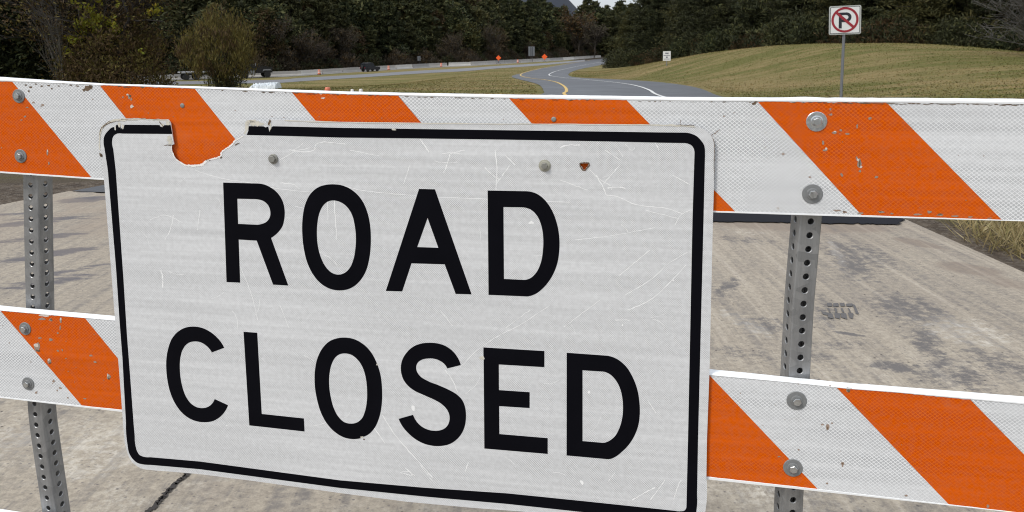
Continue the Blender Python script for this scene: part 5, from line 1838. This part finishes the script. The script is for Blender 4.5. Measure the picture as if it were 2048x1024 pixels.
diamond_sign(997, 115.7, 178, .92, "orange diamond roadwork sign on a stand, farther from the grey sign back")
diamond_sign(1089, 113.6, 200, 1.15, "orange diamond roadwork sign on a stand beside the big grey sign back")


def back_sign(u, v0, v1, wpx, D, lab, posts=2):
    d0, d1 = ray(u, v0), ray(u, v1)
    x, y = d0[0] / d0[1] * D, D
    zt, zb = CAM_Z + d0[2] / d0[1] * D, CAM_Z + d1[2] / d1[1] * D
    w = wpx / FPX * D
    zg = float(H(x, y)) - .1
    o = thing("grey_sign", lab, "road sign", (x, y, zg), -math.atan2(x, y))
    bm = bmesh.new()
    add_box(bm, -w / 2, w / 2, .0, .03, zb - zg, zt - zg, bev=.01)
    bm_obj("panel", bm, m_signgrey, o)
    for k in range(posts):
        bm = bmesh.new()
        xx_ = 0 if posts == 1 else (-.12 + .24 * k) * w
        add_box(bm, xx_ - .05, xx_ + .05, -.10, -.002, 0, zt - zg - .1)
        bm_obj("post", bm, m_darkframe, o)
    return o


back_sign(1063, 93, 112, 12.3, 205, "tall grey back of a highway sign left of an orange diamond sign", 2)
back_sign(838, 112.5, 121.5, 5.8, 158, "small grey back of a road sign above the barrier, right of the black SUV", 1)


def barrel(u, front, lab):
    p, t = bpos(u, front)
    z = float(H(p[0], p[1])) + .03
    o = thing("traffic_barrel", lab, "traffic barrel", (p[0], p[1], z), 0, "traffic barrels by the highway barrier")
    o.scale = (.85, .85, .85)
    bm = bmesh.new()
    add_lathe(bm, [(.30, .06), (.30, .30), (.28, .34), (.28, .58), (.26, .62), (.26, .86), (.22, .90), (.20, .98), (.01, 1.0)], 14)
    bm_obj("drum", bm, m_cone, o)
    bm = bmesh.new()
    for a, b, r_ in ((.36, .46, .288), (.64, .74, .268)):
        add_lathe(bm, [(r_, a), (r_, b)], 14)
    bm_obj("reflective_band", bm, m_conew, o)
    bm = bmesh.new()
    add_lathe(bm, [(.40, 0), (.40, .05), (.31, .06)], 14)
    bm_obj("rubber_base", bm, m_tyre, o)


barrel(637, 1.6, "orange traffic barrel by the barrier, nearest the flatbed truck")
barrel(776, 1.8, "orange traffic barrel just right of the black SUV")
barrel(883, 1.4, "orange traffic barrel left of the farther diamond sign")
barrel(1035, 1.4, "orange traffic barrel between the two diamond signs")


def cone(u, vtip, tip_r, mtop, lab):
    D = 12.0
    while D < 40:
        x, y, z = on_col(u, D)
        d = ray(u, vtip)
        if CAM_Z + d[2] / d[1] * D - z > .9:
            D -= .1
            break
        d_h = CAM_Z + d[2] / d[1] * D - z
        if d_h < .80:
            break
        D += .1
    x, y, z = on_col(u, D)
    zt = CAM_Z + ray(u, vtip)[2] / ray(u, vtip)[1] * D
    h = zt - z
    o = thing("traffic_cone", lab, "traffic cone", (x, y, z), 0, "traffic cones on the grass behind the top rail")
    bm = bmesh.new()
    add_lathe(bm, [(.15, .03), (tip_r + .012, h - .15), (tip_r, h - .02), (tip_r * .8, h)], 16)
    bm_obj("cone_body", bm, mtop, o)
    bm = bmesh.new()
    add_lathe(bm, [(.115, .22), (.085, h * .55)], 16)
    bm_obj("reflective_band", bm, m_conew, o)
    bm = bmesh.new()
    add_box(bm, -.19, .19, -.19, .19, 0, .03, bev=.008)
    bm_obj("base", bm, m_tyre, o)


cone(651.5, 174.5, .045, m_cone, "orange cone tip showing above the top rail, leftmost of three")
cone(701, 178.5, .030, m_conew, "small pale cone tip above the top rail, middle of three")
cone(718.5, 178, .035, m_conew, "pale cone tip above the top rail, rightmost of three")


def wheel(name, parent, x, y, r, w, spare=False):
    ax = 'x' if spare else 'y'
    bm = bmesh.new()
    c = (x, y, r) if not spare else (x, y, spare)
    add_lathe(bm, [(r * .55, -w / 2), (r * .92, -w / 2), (r, -w / 3), (r, w / 3), (r * .92, w / 2), (r * .55, w / 2)], 20, ax, c=c)
    bmesh.ops.recalc_face_normals(bm, faces=bm.faces)
    wh_ = bm_obj(name, bm, m_tyre, parent)
    bm = bmesh.new()
    add_lathe(bm, [(.001, -w * .42), (r * .5, -w * .45), (r * .6, -w * .40), (r * .6, w * .40), (r * .5, w * .45), (.001, w * .42)], 16, ax, c=c)
    bmesh.ops.recalc_face_normals(bm, faces=bm.faces)
    bm_obj("rim", bm, m_rim, wh_)
    return wh_


# black SUV, driving away along the barrier; local x is forward
p, t = bpos(741, 3.2)
suv = thing("black_suv", "black boxy SUV with a spare wheel on its tail, driving along the barrier", "car", (p[0], p[1], float(H(p[0], p[1])) + .04), math.atan2(t[1], t[0]) - .25)
bm = bmesh.new()
add_prism(bm, [(-2.1, .5), (-2.1, 1.08), (.55, 1.10), (1.9, 1.02), (2.05, .85), (2.1, .5), (1.75, .45), (1.6, .78), (1.0, .78), (.85, .42), (-.85, .42), (-1.0, .78), (-1.6, .78), (-1.75, .45)], -.86, .86)
bmesh.ops.recalc_face_normals(bm, faces=bm.faces)
bm_obj("body", bm, m_carblack, suv)
bm = bmesh.new()
add_prism(bm, [(-2.05, 1.085), (-1.95, 1.76), (-1.7, 1.84), (.15, 1.82), (.35, 1.72), (.75, 1.095)], -.76, .76)
bmesh.ops.recalc_face_normals(bm, faces=bm.faces)
cb = bm_obj("cabin", bm, m_carblack, suv)
bm = bmesh.new()
for sgn_ in (-1, 1):
    for a, b in ((-1.75, -1.05), (-.95, -.2), (-.1, .45)):
        add_box(bm, a, b, sgn_ * .762 - .004, sgn_ * .762 + .004, 1.2, 1.66)
add_box(bm, -2.06, -2.0, -.62, .62, 1.2, 1.66)
bm_obj("window", bm, m_glass, suv)
bm = bmesh.new()
add_box(bm, -1.75, .2, -.6, .6, 1.845, 1.87)
bm_obj("roof_panel", bm, m_postgrey, suv)
for x in (-1.3, 1.3):
    for y in (-.78, .78):
        wheel("wheel", suv, x, y, .40, .26)
wheel("spare_wheel", suv, -2.22, 0, .37, .24, spare=1.0)
for y in (-.75, .75):
    bm = bmesh.new()
    add_box(bm, -2.13, -2.102, y - .07, y + .07, .75, 1.0)
    bm_obj("tail_light", bm, m_red, suv)
suv.scale = (.88, .88, .88)

# flatbed truck
pA, t = bpos(363, 2.6)
pB, _ = bpos(530, 2.6)
pm = (pA + pB) / 2
ang = math.atan2(*(pB - pA)[::-1])
LT = float(np.linalg.norm(pB - pA))
trk = thing("flatbed_truck", "dark truck with a long empty grey flatbed, partly hidden by the yellow-brown bush", "truck", (pA[0], pA[1], float(H(*pm)) + .04), ang)
bm = bmesh.new()
add_box(bm, -.6, LT * .60, -1.25, 1.25, 1.02, 1.22, bev=.02)
bm_obj("deck", bm, m_deck, trk)
bm = bmesh.new()
for y in (-.45, .45):
    add_box(bm, -.3, LT - .8, y - .08, y + .08, .70, 1.015)
add_box(bm, LT * .60 + .02, LT * .8, -1.2, 1.2, 1.02, 1.30, bev=.02)
bm_obj("chassis", bm, m_darkframe, trk)
bm = bmesh.new()
add_prism(bm, [(LT - 3.0, .75), (LT - 3.0, 2.75), (LT - 1.9, 2.8), (LT - 1.5, 2.05), (LT - .1, 1.75), (LT + .75, 1.65), (LT + .8, .75)], -1.05, 1.05)
bmesh.ops.recalc_face_normals(bm, faces=bm.faces)
bm_obj("cab", bm, m_carblack, trk)
bm = bmesh.new()
for y in (-1.055, 1.055):
    add_prism(bm, [(LT - 2.7, 1.95), (LT - 2.7, 2.55), (LT - 2.0, 2.58), (LT - 1.75, 2.05)], y - .005, y + .005)
bm_obj("window", bm, m_glass, trk)
bm = bmesh.new()
add_prism(bm, [(LT - .75, 1.0), (LT - .55, 1.32), (LT + .45, 1.32), (LT + .65, 1.05), (LT + .5, 1.12), (LT - .55, 1.12)], -1.22, -.9)
bmesh.ops.recalc_face_normals(bm, faces=bm.faces)
bm_obj("fender", bm, m_postgrey, trk)
bm = bmesh.new()
add_box(bm, LT - 2.9, LT - 1.9, -1.24, -1.07, .55, 1.15, bev=.03)
bm_obj("fuel_tank", bm, m_postgrey, trk)
bm = bmesh.new()
add_tube(bm, (LT - 2.2, -1.06, 2.1), (LT - 1.9, -1.45, 2.2), .02, .02, 5)
add_box(bm, LT - 1.93, LT - 1.87, -1.55, -1.38, 1.9, 2.4)
bm_obj("mirror", bm, m_postgrey, trk)
for x, r_ in ((.2, .48), (1.7, .42), (4.6, .40), (5.7, .40), (LT, .50), (LT * .72, .48)):
    for y in (-1.05, 1.05):
        wheel("wheel", trk, x, y, r_, .3)

# crumpled white sheeting beyond the rail
x, y, z = on_col(528, 44)
tp = thing("white_tarp", "crumpled white plastic sheeting heaped at the foot of the yellow-brown bush", "tarp", (x, y, z), 0)
bm = bmesh.new()
ztop = CAM_Z + ray(528, 165)[2] / ray(528, 165)[1] * 44 - z
tv = []
NX, NY = 40, 12
hmax = max(.3, ztop)
for j in range(NY + 1):
    rowv = []
    for i in range(NX + 1):
        a = i / NX
        b = j / NY
        hh = hmax * (.72 + .28 * a) * (math.sin(math.pi * min(1, max(0, b))) ** .35) * (min(1, a * 6) ** .6) * (1 if a < .985 else .1)
        hh += rng.normal(0, .025) + .05 * math.sin(i * 1.3) * math.sin(j * 1.9)
        rowv.append(bm.verts.new(((a - .55) * 1.75, (b - .5) * 1.2 + rng.normal(0, .02), max(0, hh))))
    tv.append(rowv)
for j in range(NY):
    for i in range(NX):
        bm.faces.new((tv[j][i], tv[j][i + 1], tv[j + 1][i + 1], tv[j + 1][i]))
bm_obj("sheet", bm, plain("white_sheeting", (.62, .66, .68), .35, 0, .35, 9), tp)

# ------------------------------------------------------------------ roadside signs on the right
D = 15.2
d = ray(1687, 88)
x, y = d[0] / d[1] * D, D
zt, zb = CAM_Z + ray(1687, 11.5)[2] / ray(1687, 11.5)[1] * D, CAM_Z + ray(1687, 69)[2] / ray(1687, 69)[1] * D
zg = float(H(x, y))
W2 = (1717 - 1656.5) / FPX * D * .5 * .97
hz = (zt - zb) / 2
np_ = thing("no_parking_sign", "square white no-parking sign, red ring and slash, on a grey post in the grass", "road sign", (x, y, zg), -math.atan2(x, y) * .55)
cz = (zt + zb) / 2 - zg


def rrect(w, h, r, n=5, cx=0, cy=0):
    out = []
    for sx, sy, a0_ in ((1, -1, -90), (1, 1, 0), (-1, 1, 90), (-1, -1, 180)):
        for k in range(n + 1):
            t = math.radians(a0_ + 90 * k / n)
            out.append((cx + sx * (w - r) + r * math.cos(t), cy + sy * (h - r) + r * math.sin(t)))
    return out


tilt = math.radians(1.6)


def trot(pts):
    c, s_ = math.cos(tilt), math.sin(tilt)
    return [(px * c - pz * s_, cz + px * s_ + pz * c) for px, pz in pts]


def npart(name, cs, yf, yb, mat):
    return plate(name, [trot(c) for c in cs], yf, yb, mat, np_)


npart("panel", [rrect(W2, hz, .035)], -.034, -.031, m_edgegrey)
k = W2 / .305
npart("white_field", [rrect(W2 * .905, hz * .905, .02)], -.0385, -.0345, m_signwhite)
npart("border_line", [rrect(W2 * .925, hz * .925, .022), rrect(W2 * .895, hz * .895, .018)], -.0395, -.0345, m_ink)
circ = lambda r, n=56, cx=0, cy=0: [(cx + r * math.cos(2 * math.pi * i / n), cy + r * math.sin(2 * math.pi * i / n)) for i in range(n)]
RO, RI = W2 * .845, W2 * .70
ccx, ccy = -.002, .006
npart("red_ring", [circ(RO, cx=ccx, cy=ccy), circ(RI, cx=ccx, cy=ccy)], -.0425, -.0390, m_red)
sw = W2 * .085
s2 = math.sqrt(.5)
sl_pts = [(ccx + (a * s2 + b * s2), ccy + (-a * s2 * .93 + b * s2)) for a, b in ((-RI - .01, -sw), (RI + .01, -sw), (RI + .01, sw), (-RI - .01, sw))]
npart("slash", [sl_pts], -.0445, -.0430, m_red)
# letter P
pw = W2 * .75
P_o = [(-.118, -.165), (-.060, -.165), (-.060, -.040), (.020, -.040)] + [(.020 + .102 * math.cos(t), .058 + .098 * math.sin(t)) for t in np.linspace(-math.pi / 2, math.pi / 2, 14)] + [(-.118, .156)]
P_i = [(-.060, .012), (.014, .012)] + [(.014 + .050 * math.cos(t), .058 + .046 * math.sin(t)) for t in np.linspace(-math.pi / 2, math.pi / 2, 12)] + [(-.060, .104)]
sc2 = W2 / .305
npart("letter_p", [[(a * sc2, b * sc2) for a, b in P_o], [(a * sc2, b * sc2) for a, b in P_i]], -.0420, -.0390, m_ink)
bm = bmesh.new()
pwid = 5.4 / FPX * D / 2
pr_ = [(-pwid, 0), (-pwid * .45, 0), (-pwid * .3, -.028), (pwid * .3, -.028), (pwid * .45, 0), (pwid, 0), (pwid, .006), (pwid * .5, .006), (pwid * .35, -.022), (-pwid * .35, -.022), (-pwid * .5, .006), (-pwid, .006)]
add_prism(bm, pr_, -.3, cz + hz * .9, 'z')
bmesh.ops.recalc_face_normals(bm, faces=bm.faces)
bm_obj("post", bm, m_postgrey, np_)

D = 58.5
d = ray(1334, 88)
x, y = d[0] / d[1] * D, D
zg = float(H(x, y))
vt = CAM_Z + ray(1334, 102.3)[2] / ray(1334, 102.3)[1] * D - zg
vb = CAM_Z + ray(1334, 121.5)[2] / ray(1334, 121.5)[1] * D - zg
w = 15 / FPX * D / 2
fs = thing("regulatory_sign", "small far white sign with faded dark markings on a thin post by the ramp", "road sign", (x, y, zg), -math.atan2(x, y) * .7)
bm = bmesh.new()
add_prism(bm, rrect(w, (vt - vb) / 2, .04, 4, 0, (vt + vb) / 2), -.05, -.045)
bmesh.ops.recalc_face_normals(bm, faces=bm.faces)
bm_obj("panel", bm, m_signwhite, fs)
bm = bmesh.new()
hh = vt - vb
for x0, x1, f0, f1 in ((-.13, .13, .72, .84), (-.26, .24, .52, .58), (-.06, .07, .28, .44), (-.22, .22, .15, .20)):
    add_box(bm, x0, x1, -.0545, -.0505, vb + hh * f0, vb + hh * f1)
bm_obj("marking", bm, m_faded, fs)
bm = bmesh.new()
add_box(bm, -.035, .035, -.044, .0, -.3, vt - .05)
bm_obj("post", bm, m_postgrey, fs)
